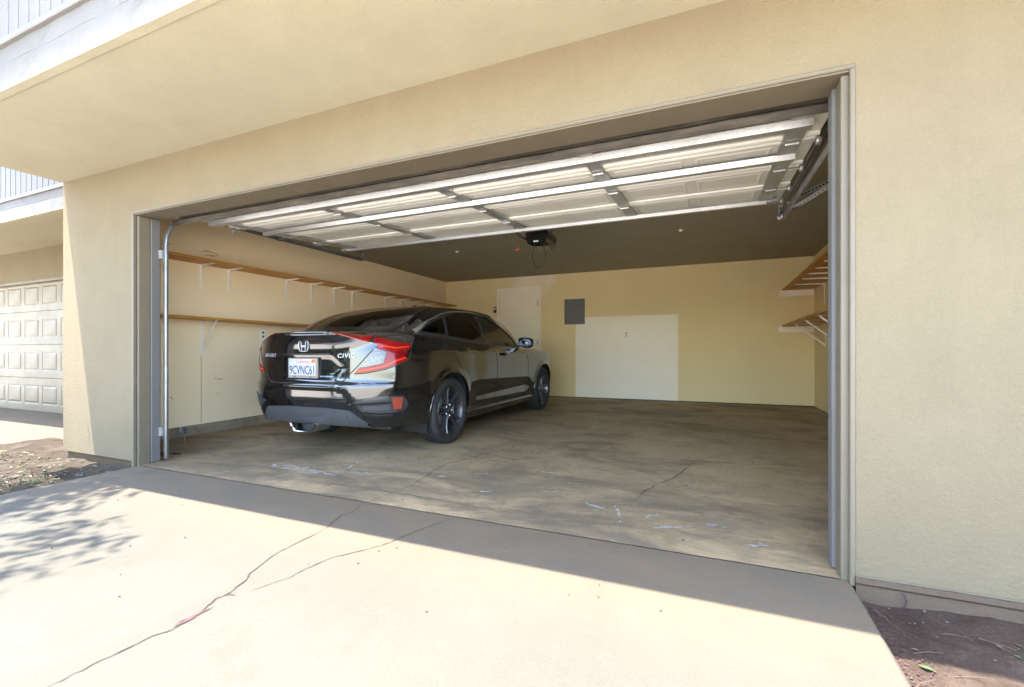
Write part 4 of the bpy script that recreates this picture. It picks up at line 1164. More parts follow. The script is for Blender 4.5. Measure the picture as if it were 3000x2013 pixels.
# rear window, windscreen
def glass_from(rows, name, mat):
    m = MB().grid(rows); m.grid(mir(rows)); return m.build(name, mat, car, smooth=True)
rw = green[:IRG+1]; ws = green[IWS:]
def inset(rows, k0, k1, i0, i1): return [[r[j] for j in range(k0, k1)] for r in rows[i0:i1]]
rg = glass_from([r[2:NG] for r in rw[:IRG-3]], 'rear_window', M_RGLASS)
fr = MB()
for q in ([r[:3] for r in rw], [r[NG-1:] for r in rw], [r[2:NG] for r in rw[IRG-4:]]):
    fr.grid(q); fr.grid(mir(q))
fr.build('rear_window_surround', M_BLACKP, car, smooth=True)
glass_from([r[1:NG] for r in ws[2:]], 'windscreen', M_GLASS)
fr = MB()
for q in ([r[:2] for r in ws], [r[NG-1:] for r in ws], ws[:3]):
    fr.grid(q); fr.grid(mir(q))
fr.build('windscreen_surround', M_PAINT, car, smooth=True)
# antenna fin
m = MB(); rows = []
for t in np.linspace(0, 1, 8):
    y = .62+.17*t; hgt = .055*(1-t)**.8+.002; zb = 1.392+.010*t; w = .020*math.sin(math.pi*min(1, .25+t*.6))
    rows.append([(-w, y, zb), (-w*.5, y-.0, zb+hgt*.7), (0, y, zb+hgt), (w*.5, y, zb+hgt*.7), (w, y, zb)])
m.grid(rows); m.f.append((0, 1, 2, 3, 4)); m.build('antenna_fin', M_PAINT, car, smooth=True)

# ---- tail
def corner_patch(lo, hi, off, sg, name, mat, parent=None, n=26, k=6, rim=True):
    """ruled piece between two polylines of (a,b,z) points on the tail corner"""
    def res(P):
        P = [np.array(p, float) for p in P]; L = np.concatenate([[0], np.cumsum([np.linalg.norm(b-a) for a, b in zip(P, P[1:])])]); L /= L[-1]
        return [np.array([np.interp(t, L, [p[i] for p in P]) for i in range(3)]) for t in np.linspace(0, 1, n)]
    A, B = res(lo), res(hi); rows = []
    for i in range(n):
        row = []
        for j in range(k+1):
            p = A[i] + (B[i]-A[i])*j/k; row.append(p)
        rows.append([tuple(castcorner(*p, sg, off)[0]) for p in row])
        if rim: rows[-1] = [tuple(castcorner(*row[0], sg, -.004)[0])] + rows[-1] + [tuple(castcorner(*row[-1], sg, -.004)[0])]
    if rim:
        e = lambda P: [tuple(castcorner(*(P[0]), sg, -.004)[0])]
        r0 = [tuple(castcorner(*(A[0]+(B[0]-A[0])*min(max(j, 0), k)/k), sg, -.004)[0]) for j in range(-1, k+2)]
        r1 = [tuple(castcorner(*(A[-1]+(B[-1]-A[-1])*min(max(j, 0), k)/k), sg, -.004)[0]) for j in range(-1, k+2)]
        rows = [r0] + rows + [r1]
    return MB().grid(rows).build(name, mat, parent or car, smooth=True, sharp=60)
def tail(a, z):                     # point on the tail by half width and height
    p = castrear(a, z)[0]; return (p.x, p.y, p.z)
def flank(b, z):
    p = castside(b, z)[0]; return (p.x, p.y, p.z)
def deckp(u, v):                    # point on the deck band: station fraction, 0 edge .. 1 glass
    i = min(NS-1, max(0, int(u*NS))); f = u*NS-i; j = min(ND-1, int(v*ND)); h = v*ND-j
    P = [np.array(x) for x in (deck[i][j], deck[i+1][j], deck[i][j+1], deck[i+1][j+1])]
    return (P[0]*(1-f)+P[1]*f)*(1-h) + (P[2]*(1-f)+P[3]*f)*h
def deck_patch(us, vlo, vhi, off, sg, name, mat, parent=None):
    rows = []
    for k, u in enumerate(us):
        row = []
        for j in range(5):
            v = vlo(u) + (vhi(u)-vlo(u))*j/4; p = deckp(u, v)
            n = np.cross(deckp(u, v+.02)-p, deckp(u+.004, v)-p); n /= np.linalg.norm(n)+1e-9
            if n[2] < 0: n = -n
            row.append(p + n*off)
        f = row[0] - (row[1]-row[0])*.02; row = [row[0]-np.array([0, 0, .008])] + row + [row[-1]-np.array([0, 0, .008])]
        rows.append([(sg*p[0], p[1], p[2]) for p in row])
    return MB().grid(rows).build(name, mat, parent or car, smooth=True, sharp=60)
uA, uB, uC, uD = uf(a=.36), uf(a=.665), uf(a=.69), uf(b=-.585)
for sg in (1, -1):
    tl = thing  # noqa
    lamp = None
    # lower limb, upper limb, tip and the clear middle, all laid on the corner
    low_lo = [tail(.520,.724), tail(.62,.733), tail(.74,.762), flank(-.74,.80), flank(-.66,.835)]
    low_hi = [tail(.555,.768), tail(.64,.782), tail(.735,.806), flank(-.77,.845), flank(-.68,.868)]
    lamp = corner_patch(low_lo, low_hi, .005, sg, 'tail_lamp', M_LENS)
    corner_patch([tail(.548,.741), tail(.63,.752), tail(.737,.779), flank(-.76,.818), flank(-.675,.848)], [tail(.555,.752), tail(.635,.763), tail(.737,.790), flank(-.765,.830), flank(-.68,.858)], .0075, sg, 'light_bar', M_LENSB, lamp, 26, 2)
    corner_patch([tail(.690,.945), tail(.73,.942), tail(.785,.925), flank(-.74,.928), flank(-.63,.939)], [tail(.695,.957), tail(.735,.953), tail(.787,.937), flank(-.74,.940), flank(-.625,.948)], .0075, sg, 'light_bar', M_LENSB, lamp, 26, 2)
    corner_patch([tail(.555,.770), tail(.64,.784), tail(.725,.806)], [tail(.668,.935), tail(.70,.925), tail(.742,.905)], .003, sg, 'reversing_lamp', M_CLEAR, lamp, 12)
    corner_patch([tail(.728,.808), tail(.745,.812), flank(-.77,.846)], [tail(.745,.903), tail(.775,.89), flank(-.74,.905)], .005, sg, 'brake_lamp', M_LENS, lamp, 10)
    corner_patch([flank(-.77,.847), flank(-.72,.856), flank(-.68,.870)], [flank(-.745,.907), flank(-.68,.915), flank(-.625,.925)], .0045, sg, 'side_lamp', M_LENSD, lamp, 8)
    corner_patch([tail(.672,.937), tail(.70,.928), tail(.775,.893), flank(-.74,.908), flank(-.62,.928)], [tail(.69,.966), tail(.73,.962), tail(.79,.956), flank(-.74,.953), flank(-.60,.957)], .005, sg, 'upper_lamp', M_LENS, lamp, 26, 4)
    us = np.linspace(uC, uD, 16)
    deck_patch(us, lambda u: .0, lambda u: .03+.22*(1-(u-uC)/(uD-uC))**1.3, .004, sg, 'deck_lamp', M_LENS, lamp)
    us = np.linspace(uA, uB, 16)
    deck_patch(us, lambda u: .0, lambda u: .03+.22*((u-uA)/(uB-uA))**.6, .004, sg, 'lid_lamp', M_LENS, lamp)
    # dark seam around the lamp
    q = densify([tail(.520,.720), tail(.62,.729), tail(.74,.757), flank(-.735,.795), flank(-.645,.838), flank(-.585,.955)], .03, False); c = [castcorner(*p, sg) for p in q]
    strip([x[0] for x in c], [x[1] for x in c], .008, .002).build('lamp_seam', M_DARKGAP, lamp)
    q = densify([tail(.565,.770), tail(.64,.782), tail(.728,.806), tail(.745,.903), tail(.672,.936)], .02, False); c = [castcorner(*p, sg) for p in q]
    strip([x[0] for x in c], [x[1] for x in c], .006, .0085).build('lamp_seam', M_LENSD, lamp)
# lid gap and lip
lid = [(.695,.962),(.64,.90),(.56,.80),(.49,.728),(.43,.668),(.37,.640),(.20,.636),(0,.635)]
lid = curve(lid, 5); lid = lid + [(-a, z) for a, z in lid[::-1][1:]]
rear_strip(lid, .009, .0006, 'boot_lid_gap', M_DARKGAP)
rear_strip([(.36,1.035),(.2,1.04),(0,1.04),(-.2,1.04),(-.36,1.035)], .012, .004, 'boot_lip', M_PAINT)
rear_strip([(-.30,.884),(.30,.884)], .016, .010, 'plate_garnish', M_BLACKP)
rear_strip([(-.08,.877),(.08,.877)], .010, .004, 'plate_lamp', M_CHROME)
# diffuser
def rear_patch(lo, hi, off, name, mat, n=40, k=5, parent=None):
    rows = []
    for i in range(n+1):
        t = i/n; A = np.array([np.interp(t, np.linspace(0, 1, len(lo)), [p[c] for p in lo]) for c in (0, 1)]); B = np.array([np.interp(t, np.linspace(0, 1, len(hi)), [p[c] for p in hi]) for c in (0, 1)])
        row = [castrear(*(A+(B-A)*j/k), off)[0] for j in range(k+1)]
        row = [castrear(*A, -.004)[0]] + row + [castrear(*B, -.004)[0]]; rows.append([tuple(p) for p in row])
    return MB().grid(rows).build(name, mat, parent or car, smooth=True, sharp=50)
dlo = [(-.60,.285),(-.36,.29),(0,.29),(.36,.29),(.60,.285)]; dhi = [(-.52,.335),(-.455,.425),(0,.432),(.455,.425),(.52,.335)]
df = rear_patch([(-.62,.282),(-.48,.285),(-.24,.288),(0,.288),(.24,.288),(.48,.285),(.62,.282)], [(-.60,.305),(-.475,.415),(-.24,.432),(0,.432),(.24,.432),(.475,.415),(.60,.305)], .012, 'diffuser', M_DIFF)
for a in (-.46,-.33,.27,.43):
    s = 1 if a > 0 else -1
    p0, p1 = castrear(a, .410, .012)[0], castrear(a+.012*s, .30, .012)[0]
    MB().add([p0, p0+Vector((.008,-.002,0)), p1+Vector((.008,-.022,.0)), p1+Vector((0,-.022,0)), p0+Vector((.016,0,0)), p1+Vector((.016,.0,0))], [(0,1,2,3),(1,4,5,2)]).build('diffuser_fin', M_DIFF, df)
# exhaust tip: trapezoid pipe
def trap(y, s, mnz=.262):
    return [(-.150*s, y, mnz+.036*s), (.150*s, y, mnz+.036*s), (.160*s, y, mnz+.026*s), (.105*s, y, mnz-.036*s), (.095*s, y, mnz-.042*s), (-.095*s, y, mnz-.042*s), (-.105*s, y, mnz-.036*s), (-.160*s, y, mnz+.026*s)]
m = MB(); m.grid([trap(-.80, .96), trap(-.992, 1.0), trap(-1.000, .985), trap(-.996, .86), trap(-.80, .82)], True)
ex = m.build('exhaust_tip', M_CHROME, car, smooth=True, sharp=30)
m = MB(); m.f.append(tuple(range(8))); m.v += trap(-.90, .86); m.build('exhaust_mesh', M_BLACKM, ex)
# corner vents with reflector
for sg in (1, -1):
    P = lambda a, z: castrear(min(a, .82), z)[0]
    v = corner_patch([tail(.50,.466), tail(.58,.412), tail(.70,.396), tail(.79,.394), flank(-.70,.400), flank(-.655,.450)], [tail(.50,.478), tail(.58,.518), tail(.70,.530), tail(.79,.533), flank(-.70,.530), flank(-.655,.470)], .002, sg, 'bumper_vent', M_BLACKM, None, 26, 5)
    if sg > 0: corner_patch([tail(.47,.462), tail(.6,.468), tail(.775,.478)], [tail(.47,.470), tail(.6,.484), tail(.775,.494)], .014 if sg > 0 else .006, sg, 'vent_blade', M_BLACKP, v, 16, 2)
    corner_patch([tail(.60,.428), tail(.7,.420), tail(.765,.420)], [tail(.60,.455), tail(.7,.458), tail(.765,.463)], .006, sg, 'vent_bar', M_DIFF, v, 12, 2)
    corner_patch([tail(.60,.500), tail(.7,.508), tail(.765,.512)], [tail(.60,.512), tail(.7,.535), tail(.765,.538)], .006, sg, 'vent_bar', M_DIFF, v, 12, 2)
    corner_patch([tail(.782,.420), flank(-.712,.424)], [tail(.782,.522), flank(-.712,.520)], .009, sg, 'rear_reflector', M_REFL, v, 8, 4)
    q = densify([tail(.585,.385), tail(.70,.372), tail(.79,.370), flank(-.70,.375), flank(-.63,.46), flank(-.68,.545)], .03, False)
    c = [castcorner(*p, sg) for p in q]
    strip([x[0] for x in c], [x[1] for x in c], .010, .004).build('vent_crease', M_PAINT, v, smooth=True)
    bm = densify([flank(-.60,.66), flank(-.45,.655), flank(-.38,.60)], .03, False); c = [castcorner(*p, sg) if sg > 0 else castcorner(*p, sg) for p in bm]
    strip([x[0] for x in c], [x[1] for x in c], .006, .0006).build('bumper_gap', M_DARKGAP, car)
# lettering and badges
FONT = bpy.data.fonts.load('<builtin>') if False else None
def text_mesh(s, size, depth, sx=1.0, shear=0.0, bold=0.0, space=1.0):
    cu = bpy.data.curves.new('t', 'FONT'); cu.body = s; cu.size = size; cu.extrude = depth; cu.align_x = 'CENTER'; cu.align_y = 'CENTER'; cu.shear = shear; cu.offset = bold; cu.space_character = space
    cu.resolution_u = 4
    ob = bpy.data.objects.new('t', cu); COL.objects.link(ob)
    bpy.context.view_layer.update()
    me = bpy.data.meshes.new_from_object(ob.evaluated_get(bpy.context.evaluated_depsgraph_get()))
    bpy.data.objects.remove(ob); bpy.data.curves.remove(cu)
    me.transform(Matrix.Diagonal((sx, 1, 1, 1))); return me
def rear_text(s, a, z, size, mat, parent, name, depth=.0015, sx=1.0, shear=0.0, bold=0.0, y=None, dirn=None):
    me = text_mesh(s, size, depth, sx, shear, bold, 1.22 if len(s) == 5 else 1.0); me.name = name; me.materials.append(mat)
    p, n = castrear(a, z, .002)
    if y is not None: p = Vector((a, y, z)); n = dirn or Vector((0, -1, 0))
    xa = Vector((0, 0, 1)).cross(n).normalized(); ya = n.cross(xa)
    M = Matrix((xa, ya, n)).transposed().to_4x4(); M.translation = p
    me.transform(M); return link(name, me, parent)
PZ = .767; py = castrear(0, PZ)[0].y - .012
m = MB(); m.prism([(-.165,PZ-.088),(.165,PZ-.088),(.170,PZ-.083),(.170,PZ+.080),(.165,PZ+.085),(-.165,PZ+.085),(-.170,PZ+.080),(-.170,PZ-.083)], 'y', py-.010, py+.012)
plf = m.build('licence_plate_frame', M_PLATEFR, car, bevel=.003)
m = MB(); m.box(-.152, .152, py-.0125, py-.0095, PZ-.064, PZ+.078); pl = m.build('licence_plate', M_PLATE, plf, bevel=.001)
yy = py-.0130; nn = Vector((0, -1, 0))
rear_text('9CVNC61', 0, PZ-.022, .105, M_NAVY, pl, 'plate_number', .0003, .66, 0, .0012, yy, nn)
rear_text('California', 0, PZ+.054, .042, M_PRED, pl, 'plate_script', .0003, .95, .35, .0, yy, nn)
MB().box(.108, .148, yy-.0004, yy+.0002, PZ+.044, PZ+.074).build('sticker', M_ORANGE, pl)
MB().box(-.146, -.112, yy-.0004, yy+.0002, PZ+.044, PZ+.070).build('sticker', M_PGREY, pl)
for a in (-.09, .09): MB().lathe([(0, py-.0135), (.006, py-.0135), (.006, py-.009)], 10, 'y', (a, 0, PZ-.076)).build('screw', M_BLACKM, plf)
rear_text('CIVIC', .445, .870, .050, M_BADGE, car, 'model_badge', .002, 1.12, .12, .0006)
rear_text('SPORT', -.43, .872, .045, M_BADGE, car, 'model_badge', .002, 1.10, .12, .0)
# maker's emblem: rounded frame with an H
by = castrear(0, .955)[0].y - .006
pts = []
for t in np.linspace(0, 2*math.pi, 41)[:-1]:
    ca, sa = math.cos(t), math.sin(t); k = (abs(ca)**4.5+abs(sa)**4.5)**(-1/4.5)
    zz = .046*k*sa; xx = (.054 + .05*zz)*k*ca; pts.append((xx, by, .955+zz))
em = MB().tube(pts + pts[:2], .0040, 8, False).build('emblem', M_BADGE, car, smooth=True)
m = MB()
for s in (-1, 1):
    m.prism([(s*.026, .955+.040), (s*.033, .955+.040), (s*.027, .955), (s*.024, .955-.040), (s*.017, .955-.040), (s*.020, .955)], 'y', by-.004, by+.003)
m.prism([(-.021, .955+.006), (.021, .955+.006), (.019, .955-.010), (-.019, .955-.010)], 'y', by-.0035, by+.003)
m.build('emblem_letter', M_BADGE, em, weld=False)
row = [(p[0]*.98, by+.003, .955+(p[2]-.955)*.98) for p in pts]
MB().add(row, [tuple(range(len(row)))]).build('emblem_back', M_BLACKP, em)

# ---- wheels
def build_wheel():
    W = {}
    prof = [(.232,.088),(.240,.104),(.262,.116),(.288,.1185),(.306,.112),(.316,.100),(.3205,.088)]
    tread = []
    for a0 in (.088,.060,.026,-.008,-.042,-.076):
        pass
    for c in (.066,.024,-.024,-.066): tread += [(.3225,c+.0065),(.3145,c+.0045),(.3145,c-.0045),(.3225,c-.0065)]
    prof = prof + tread + [(.3205,-.088),(.316,-.100),(.288,-.1185),(.262,-.116),(.232,-.09)]
    W['tyre'] = (MB().lathe(prof, 72, 'x').mesh('tyre', M_RUBBER, True, sharp=40), None)
    sip = MB()
    for k in range(72):
        t = 2*math.pi*k/72
        for s in (1, -1):
            c, n = math.cos(t), math.sin(t); tv = Vector((0, -n, c)); rv = Vector((0, c, n))
            p = rv*.3226 + Vector((s*.070, 0, 0)); q = rv*.3100 + Vector((s*.110, 0, 0))
            sip.add([p-tv*.0016+rv*.0004, p+tv*.0016+rv*.0004, q+tv*.0016+rv*.0012, q-tv*.0016+rv*.0012], [(0, 1, 2, 3)])
    W['tread_block'] = (sip.mesh('tread_cut', M_DARKGAP, weld=False), 'tyre')
    rim = MB().lathe([(.236,.090),(.240,.100),(.236,.106),(.229,.102),(.224,.088),(.216,.060),(.208,.0),(.208,-.09)], 64, 'x')
    for k in range(5):
        for s in (-1, 1):
            t = 2*math.pi*k/5 + math.pi/2; n = 9; rows = []
            for i in range(n):
                f = i/(n-1); r = .042+(.226-.042)*f; ang = t + s*(.13+.10*f)*(1-.15*f); wd = .017+.006*f; dp = .088 - .030*math.sin(math.pi*min(1, f*1.1)*.5)*(1-f)+ .006*f
                e = Vector((0, math.cos(ang), math.sin(ang))); g = Vector((0, -math.sin(ang), math.cos(ang)))
                c = e*r
                rows.append([c+g*wd*.5*.6+Vector((dp, 0, 0)), c+g*wd*.62+Vector((dp-.010, 0, 0)), c+g*wd*.55+Vector((dp-.038, 0, 0)), c-g*wd*.55+Vector((dp-.038, 0, 0)), c-g*wd*.62+Vector((dp-.010, 0, 0)), c-g*wd*.5*.6+Vector((dp, 0, 0))])
            rim.grid(rows, True)
    rim.lathe([(0,.080),(.050,.080),(.066,.074),(.072,.060),(.072,.03)], 30, 'x')
    W['rim'] = (rim.mesh('rim', M_RIM, True, sharp=35, weld=False), None)
    cap = MB().lathe([(0,.090),(.026,.089),(.030,.086),(.031,.078)], 24, 'x')
    W['centre_cap'] = (cap.mesh('centre_cap', M_RIM, True), 'rim')
    h = MB()
    for s in (-1, 1): h.box(.0895, .0915, s*.009-.003, s*.009+.003, -.013, .013)
    h.box(.0895, .0913, -.009, .009, -.003, .003)
    W['cap_emblem'] = (h.mesh('cap_emblem', M_CHROME, weld=False), 'rim')
    nm = MB()
    for k in range(5):
        t = 2*math.pi*(k+.5)/5 + math.pi/2
        nm.lathe([(0,.086),(.008,.086),(.0105,.082),(.0105,.068)], 6, 'x', (0, .055*math.cos(t), .055*math.sin(t)))
    W['lug_nuts'] = (nm.mesh('lug_nuts', M_CHROME, weld=False), 'rim')
    W['brake_disc'] = (MB().lathe([(.05,.012),(.148,.012),(.150,.008),(.150,-.012),(.05,-.012)], 40, 'x').mesh('brake_disc', M_DKSTEEL, True), None)
    cal = MB()
    cal.box(.0, .045, .085, .165, -.06, .06)
    W['brake_caliper'] = (cal.mesh('brake_caliper', M_DKSTEEL, bevel=.008), None)
    return W
WH = build_wheel()
for (x, y, spin) in ((.770, 0, .25), (.770, 2.70, .9), (-.770, 0, .4), (-.770, 2.70, .1)):
    w = link('wheel', None, car, loc=(x, y, .3225), rot=(0, 0, 0 if x > 0 else math.pi))
    made = {}
    for nm, (me, par) in WH.items():
        if nm == 'tread_block': nm2 = 'tread_cut'
        else: nm2 = nm
        # keep three levels: every piece hangs from the wheel
        o = link(nm2, me, w)
        if nm in ('tyre', 'rim', 'centre_cap', 'cap_emblem', 'lug_nuts', 'tread_block'): o.rotation_euler = (spin, 0, 0)

# ---- cabin
cab = MB()
def seat(x, y, w, back=True):
    m = MB(); m.box(x-w/2, x+w/2, y-.05, y+.45, .30, .52)
    m.prism([(y-.18,1.0),(y-.05,1.02),(y+.10,.50),(y-.06,.48)], 'x', x-w/2*.92, x+w/2*.92)
    m.prism([(y-.24,1.18),(y-.15,1.19),(y-.11,1.03),(y-.20,1.03)], 'x', x-.13, x+.13)
    return m
for x in (-.37, .37): seat(x, 1.25, .50).build('front_seat', M_SEAT, car, bevel=.03, smooth=True, weld=False)
m = seat(0, .45, 1.25); m.build('rear_seat', M_SEAT, car, bevel=.03, smooth=True, weld=False)
m = MB(); m.prism([(1.9,.45),(2.5,.45),(2.55,.93),(2.05,.92),(1.95,.80)], 'x', -.72, .72); m.build('dashboard', M_BLACKM, car, bevel=.02)
m = MB(); rows = []
for t in np.linspace(0, 2*math.pi, 25): rows.append((-.37+.18*math.cos(t), 1.80-.06*math.sin(t)*-1, .86+.17*math.sin(t)))
m.tube(rows, .014, 8, False); m.bar((-.53, 1.80, .86), (-.21, 1.80, .86), .05, .02); m.bar((-.37, 1.80, .86), (-.37, 2.0, .80), .06, .05); m.build('steering_wheel', M_BLACKM, car, smooth=True)
m = MB(); m.box(-.60, .60, -.50, .20, .985, 1.0); m.build('parcel_shelf', M_SEAT, car)
for sg in (1, -1): MB().box(min(sg*.76, sg*.74), max(sg*.76, sg*.74), .15, 2.1, .3, .93).build('door_card', M_BLACKM, car)
# ================================================================== PLANTS, LITTER AND THE SURROUNDINGS BEHIND THE CAMERA
def leafmat(name, c1, c2):
    t = NT(name); oi = t.new('ShaderNodeNewGeometry')
    col = t.ramp(t.noise(1.3, 4), [(.3, c1), (.7, c2)])
    return t.set(Base_Color=col, Roughness=.6, Specular_IOR_Level=.3)
M_LEAF = leafmat('tree_leaf', (.035, .065, .02), (.075, .12, .035))
M_LEAF2 = leafmat('dark_tree_leaf', (.022, .045, .018), (.05, .085, .03))
M_BARK = simple('bark', (.14, .105, .075), .9, var=.3, vscale=8, bump=.6, bscale=25, bdist=.02)
M_DRY = simple('dry_leaf', (.115, .09, .052), .8, var=.4, vscale=30)
M_GREEN = simple('weed_green', (.042, .07, .022), .7, var=.4, vscale=30)
M_TWIG = simple('twig', (.09, .06, .04), .9, var=.3, vscale=30)
M_STONE = simple('pale_stone', (.10, .086, .068), .9, var=.2, vscale=20, bump=.5, bscale=40)
def tree(name, label, base, h, rad, crown_z, seed, nleaf, leafmat_, size, squash=.8, clumps=26, group=None, lean=(0, 0)):
    r = random.Random(seed); t = thing(name, label, 'tree', base, group=group)
    m = MB(); top = Vector((lean[0], lean[1], h*.62))
    m.tube([(0, 0, -.2), (lean[0]*.2, lean[1]*.2, h*.2), (lean[0]*.55, lean[1]*.55, h*.42), tuple(top)], [h*.028, h*.022, h*.017, h*.010], 10)
    C = []
    for k in range(clumps):
        a = r.uniform(0, 6.283); e = r.uniform(-.55, 1); q = rad*(.35+.65*r.random()**.6)
        p = Vector((lean[0]+q*math.cos(a)*math.cos(e*1.2), lean[1]+q*math.sin(a)*math.cos(e*1.2), crown_z+q*squash*math.sin(e*1.4)))
        C.append((p, rad*r.uniform(.18, .34)))
        s = Vector((lean[0]*.6, lean[1]*.6, h*r.uniform(.30, .55))); mid = (s+p)/2 + Vector((0, 0, -.1*h*r.random()))
        m.tube([s, mid, p], [h*.009, h*.006, h*.002], 6)
    m.build('trunk', M_BARK, t, smooth=True)
    L = MB(); per = nleaf//clumps
    for p, q in C:
        for _ in range(per):
            d = Vector((r.gauss(0, 1), r.gauss(0, 1), r.gauss(0, .8))); d = d.normalized()*q*r.random()**.45
            c = p+d; u = Vector((r.uniform(-1, 1), r.uniform(-1, 1), r.uniform(-.6, .6))).normalized(); v = u.cross(Vector((r.uniform(-1, 1), r.uniform(-1, 1), r.uniform(-1, 1)))).normalized()
            s = size*r.uniform(.6, 1.3)
            L.add([c-u*s, c-v*s*.32, c+u*s, c+v*s*.32], [(0, 1, 2, 3)])
    L.build('crown', leafmat_, t, weld=False)
    return t
# the tree at the left whose shade dapples the drive and pier
tree('shade_tree', 'leafy shade tree in the dirt strip outside the left edge', (-6.3, -1.9, -.05), 5.4, 1.75, 4.2, 11, 6500, M_LEAF, .075, .55, 34, lean=(1.0, 1.0))
# a limb that reaches out over the drive
for i, (x, y, h, rr, lab) in enumerate([(-14,-8.5,5.2,2.1,'small bushy tree beside the alley left of the shade tree'),(-20,-11.5,6.5,2.6,'dense tree beside the alley at the far left')]):
    tree('alley_tree', lab, (x, y, -.1), h, rr, h*.62, 50+i, 5200, M_LEAF2, .22, .95, 44, group='trees across the alley')
# unseen hedge, added to give the car's tail a dark reflection
hg = thing('added_hedge', 'unseen clipped hedge added for a dark reflection in the car tail', 'added_hedge', (-13.0, -7.2, -.1), (0, 0, R(-45)))
m = MB(); hr = random.Random(77)
for _ in range(9000):
    c = Vector((hr.uniform(-7.5, 7.5), hr.gauss(0, .38), 1.45*hr.random()**.8 + 1.3*hr.random()*abs(math.sin(hr.uniform(0, 3.1))))); c.x += .2*math.sin(c.z*3)
    u = Vector((hr.uniform(-1, 1), hr.uniform(-1, 1), hr.uniform(-1, 1))).normalized(); v = u.cross(Vector((hr.uniform(-1, 1), hr.uniform(-1, 1), hr.uniform(-1, 1)))).normalized(); s_ = hr.uniform(.10, .20)
    m.add([c-u*s_, c-v*s_*.5, c+u*s_, c+v*s_*.5], [(0, 1, 2, 3)])
m.build('added_hedge_foliage', M_LEAF2, hg, weld=False)
m = MB()
for k in range(12): m.tube([(-7+k*1.27, 0, -.1), (-7+k*1.27+hr.uniform(-.2, .2), hr.uniform(-.2, .2), 1.6)], [.05, .02], 6)
m.build('added_hedge_stems', M_BARK, hg, weld=False)
# litter and weeds (nobody could count them)
def scatter(name, label, cat, mat, n, area, zf, size, flat=.25, seed=1, shape='leaf', dens=None):
    r = random.Random(seed); m = MB(); k = 0
    while k < n:
        x = r.uniform(area[0], area[1]); y = r.uniform(area[2], area[3])
        if dens and r.random() > dens(x, y): continue
        k += 1
        z = zf(x, y) + .004; s = size*r.uniform(.5, 1.4); a = r.uniform(0, 6.28); u = Vector((math.cos(a), math.sin(a), r.uniform(-flat, flat))); v = Vector((-math.sin(a), math.cos(a), r.uniform(-flat, flat))); c = Vector((x, y, z+s*.12))
        if shape == 'leaf':
            w = r.uniform(.3, .5); up = Vector((0, 0, s*.25))
            m.add([c-u*s, c-v*s*w+up*r.random(), c+u*s+up*.3, c+v*s*w+up*r.random(), c-up*.15], [(0, 1, 4), (1, 2, 4), (2, 3, 4), (3, 0, 4)])
        elif shape == 'twig':
            m.tube([c-u*s, c+v*s*.15, c+u*s], [s*.035, s*.03, s*.015], 5)
        elif shape == 'grass':
            for _ in range(5):
                d = Vector((r.gauss(0, .4), r.gauss(0, .4), 1)).normalized()*s*r.uniform(.6, 1.3); q = c+Vector((r.gauss(0, s*.25), r.gauss(0, s*.25), -.01)); wv = Vector((r.uniform(-1, 1), r.uniform(-1, 1), 0)).normalized()*s*.06
                m.add([q-wv, q+wv, q+d*.6+wv*.6, q+d+Vector((d.x, d.y, -.2*s))*.4, q+d*.6-wv*.6], [(0, 1, 2, 4), (4, 2, 3)])
        elif shape == 'stone':
            b = [Vector((r.uniform(.6, 1)*math.cos(t), r.uniform(.6, 1)*math.sin(t), 0))*s for t in [6.283*i/7 for i in range(7)]]
            t_ = [p*.55+Vector((0, 0, s*r.uniform(.4, .7))) for p in b]
            o = len(m.v); m.grid([[c+p-Vector((0, 0, s*.2)) for p in b], [c+p*.98+Vector((0, 0, s*.2)) for p in b], [c+p for p in t_]], True); m.f.append(tuple(o+14+i for i in range(7)))
    return m.build(name, mat, None, weld=False, label=label, cat=cat, kind='stuff')
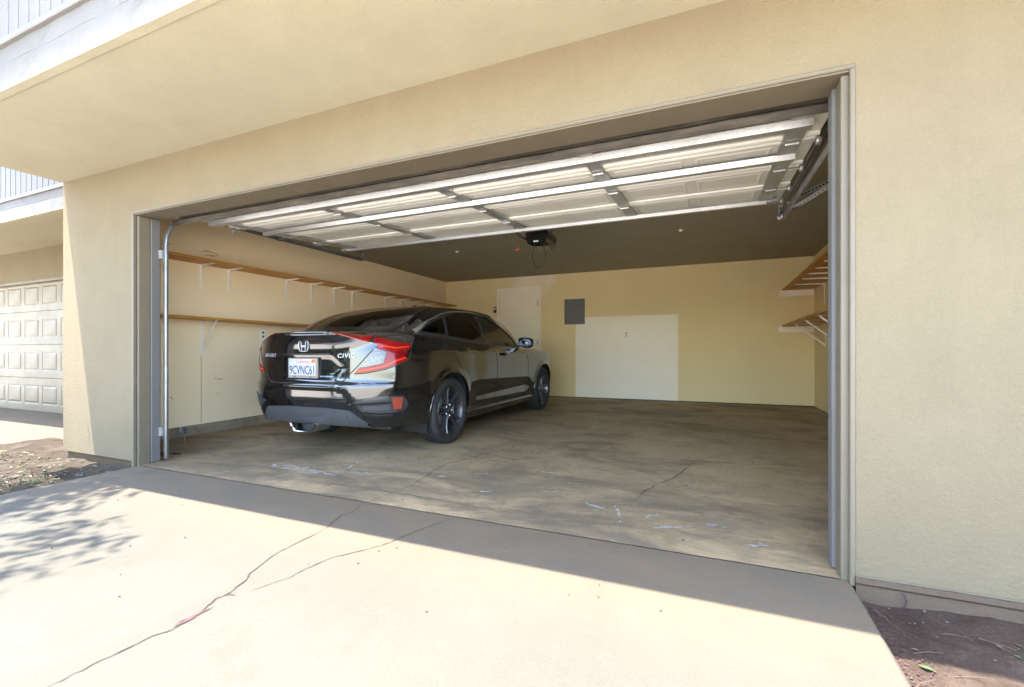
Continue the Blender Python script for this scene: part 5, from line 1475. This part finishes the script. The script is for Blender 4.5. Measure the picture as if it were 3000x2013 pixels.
zL = lambda x, y: min(dz(x, y) + .05*max(0, y-1.4) - .02, .005)
LA = (-6.4, -4.23, .3, 2.14)
scatter('dry_leaf_litter', 'dry fallen leaves on the dirt beside the pier', 'leaf litter', M_DRY, 700, LA, zL, .022, seed=3)
scatter('green_leaf_litter', 'green leaves and bits on the left dirt strip', 'leaf litter', M_GREEN, 220, LA, zL, .018, seed=4)
scatter('twigs', 'thin twigs scattered over the left dirt strip', 'twigs', M_TWIG, 220, LA, zL, .07, seed=5, shape='twig')
scatter('weeds', 'small tufts of weed grass in the left dirt strip', 'weeds', M_GREEN, 110, (-6.2, -4.3, .8, 1.75), zL, .05, seed=6, shape='grass')
scatter('pebbles', 'small pale stones in the dirt by the pier', 'stones', M_STONE, 130, (-6.0, -4.25, .9, 2.14), zL, .012, seed=7, shape='stone')
zR = dz2
scatter('pale_leaf_litter', 'pale dry leaves on the dirt at lower right', 'leaf litter', M_DRY, 140, (.55, 3.5, 1.0, 2.12), zR, .016, seed=13)
scatter('fresh_leaf_litter', 'green leaves on the dirt at lower right', 'leaf litter', M_GREEN, 40, (.55, 3.5, 1.0, 2.12), zR, .016, seed=14)
scatter('pink_petals', 'pink petals gathered along the right edge of the drive', 'petals', M_PINK, 1300, (.513, .85, .9, 2.12), lambda x, y: zR(x, y)+.002, .0048, seed=15, dens=lambda x, y: math.exp(-((x-.513)/.045)))
scatter('dark_twigs', 'short twigs on the dirt at lower right', 'twigs', M_TWIG, 160, (.55, 3.0, 1.0, 2.12), zR, .035, seed=16, shape='twig')
scatter('gravel', 'fine stones in the dirt at lower right', 'stones', M_STONE, 300, (.53, 3.0, 1.0, 2.14), zR, .0045, seed=17, shape='stone')
scatter('drive_specks', 'tiny dark bits lying on the sunny drive', 'debris', M_TWIG, 45, (-4.1, .45, .5, 2.15), lambda x, y: drivez(y), .0045, seed=21, shape='stone')
scatter('floor_specks', 'small bits lying on the garage floor', 'debris', M_STONE, 70, (-4.1, 1.3, 2.3, 6.5), lambda x, y: .01*(y-2.2), .006, seed=22, shape='stone')
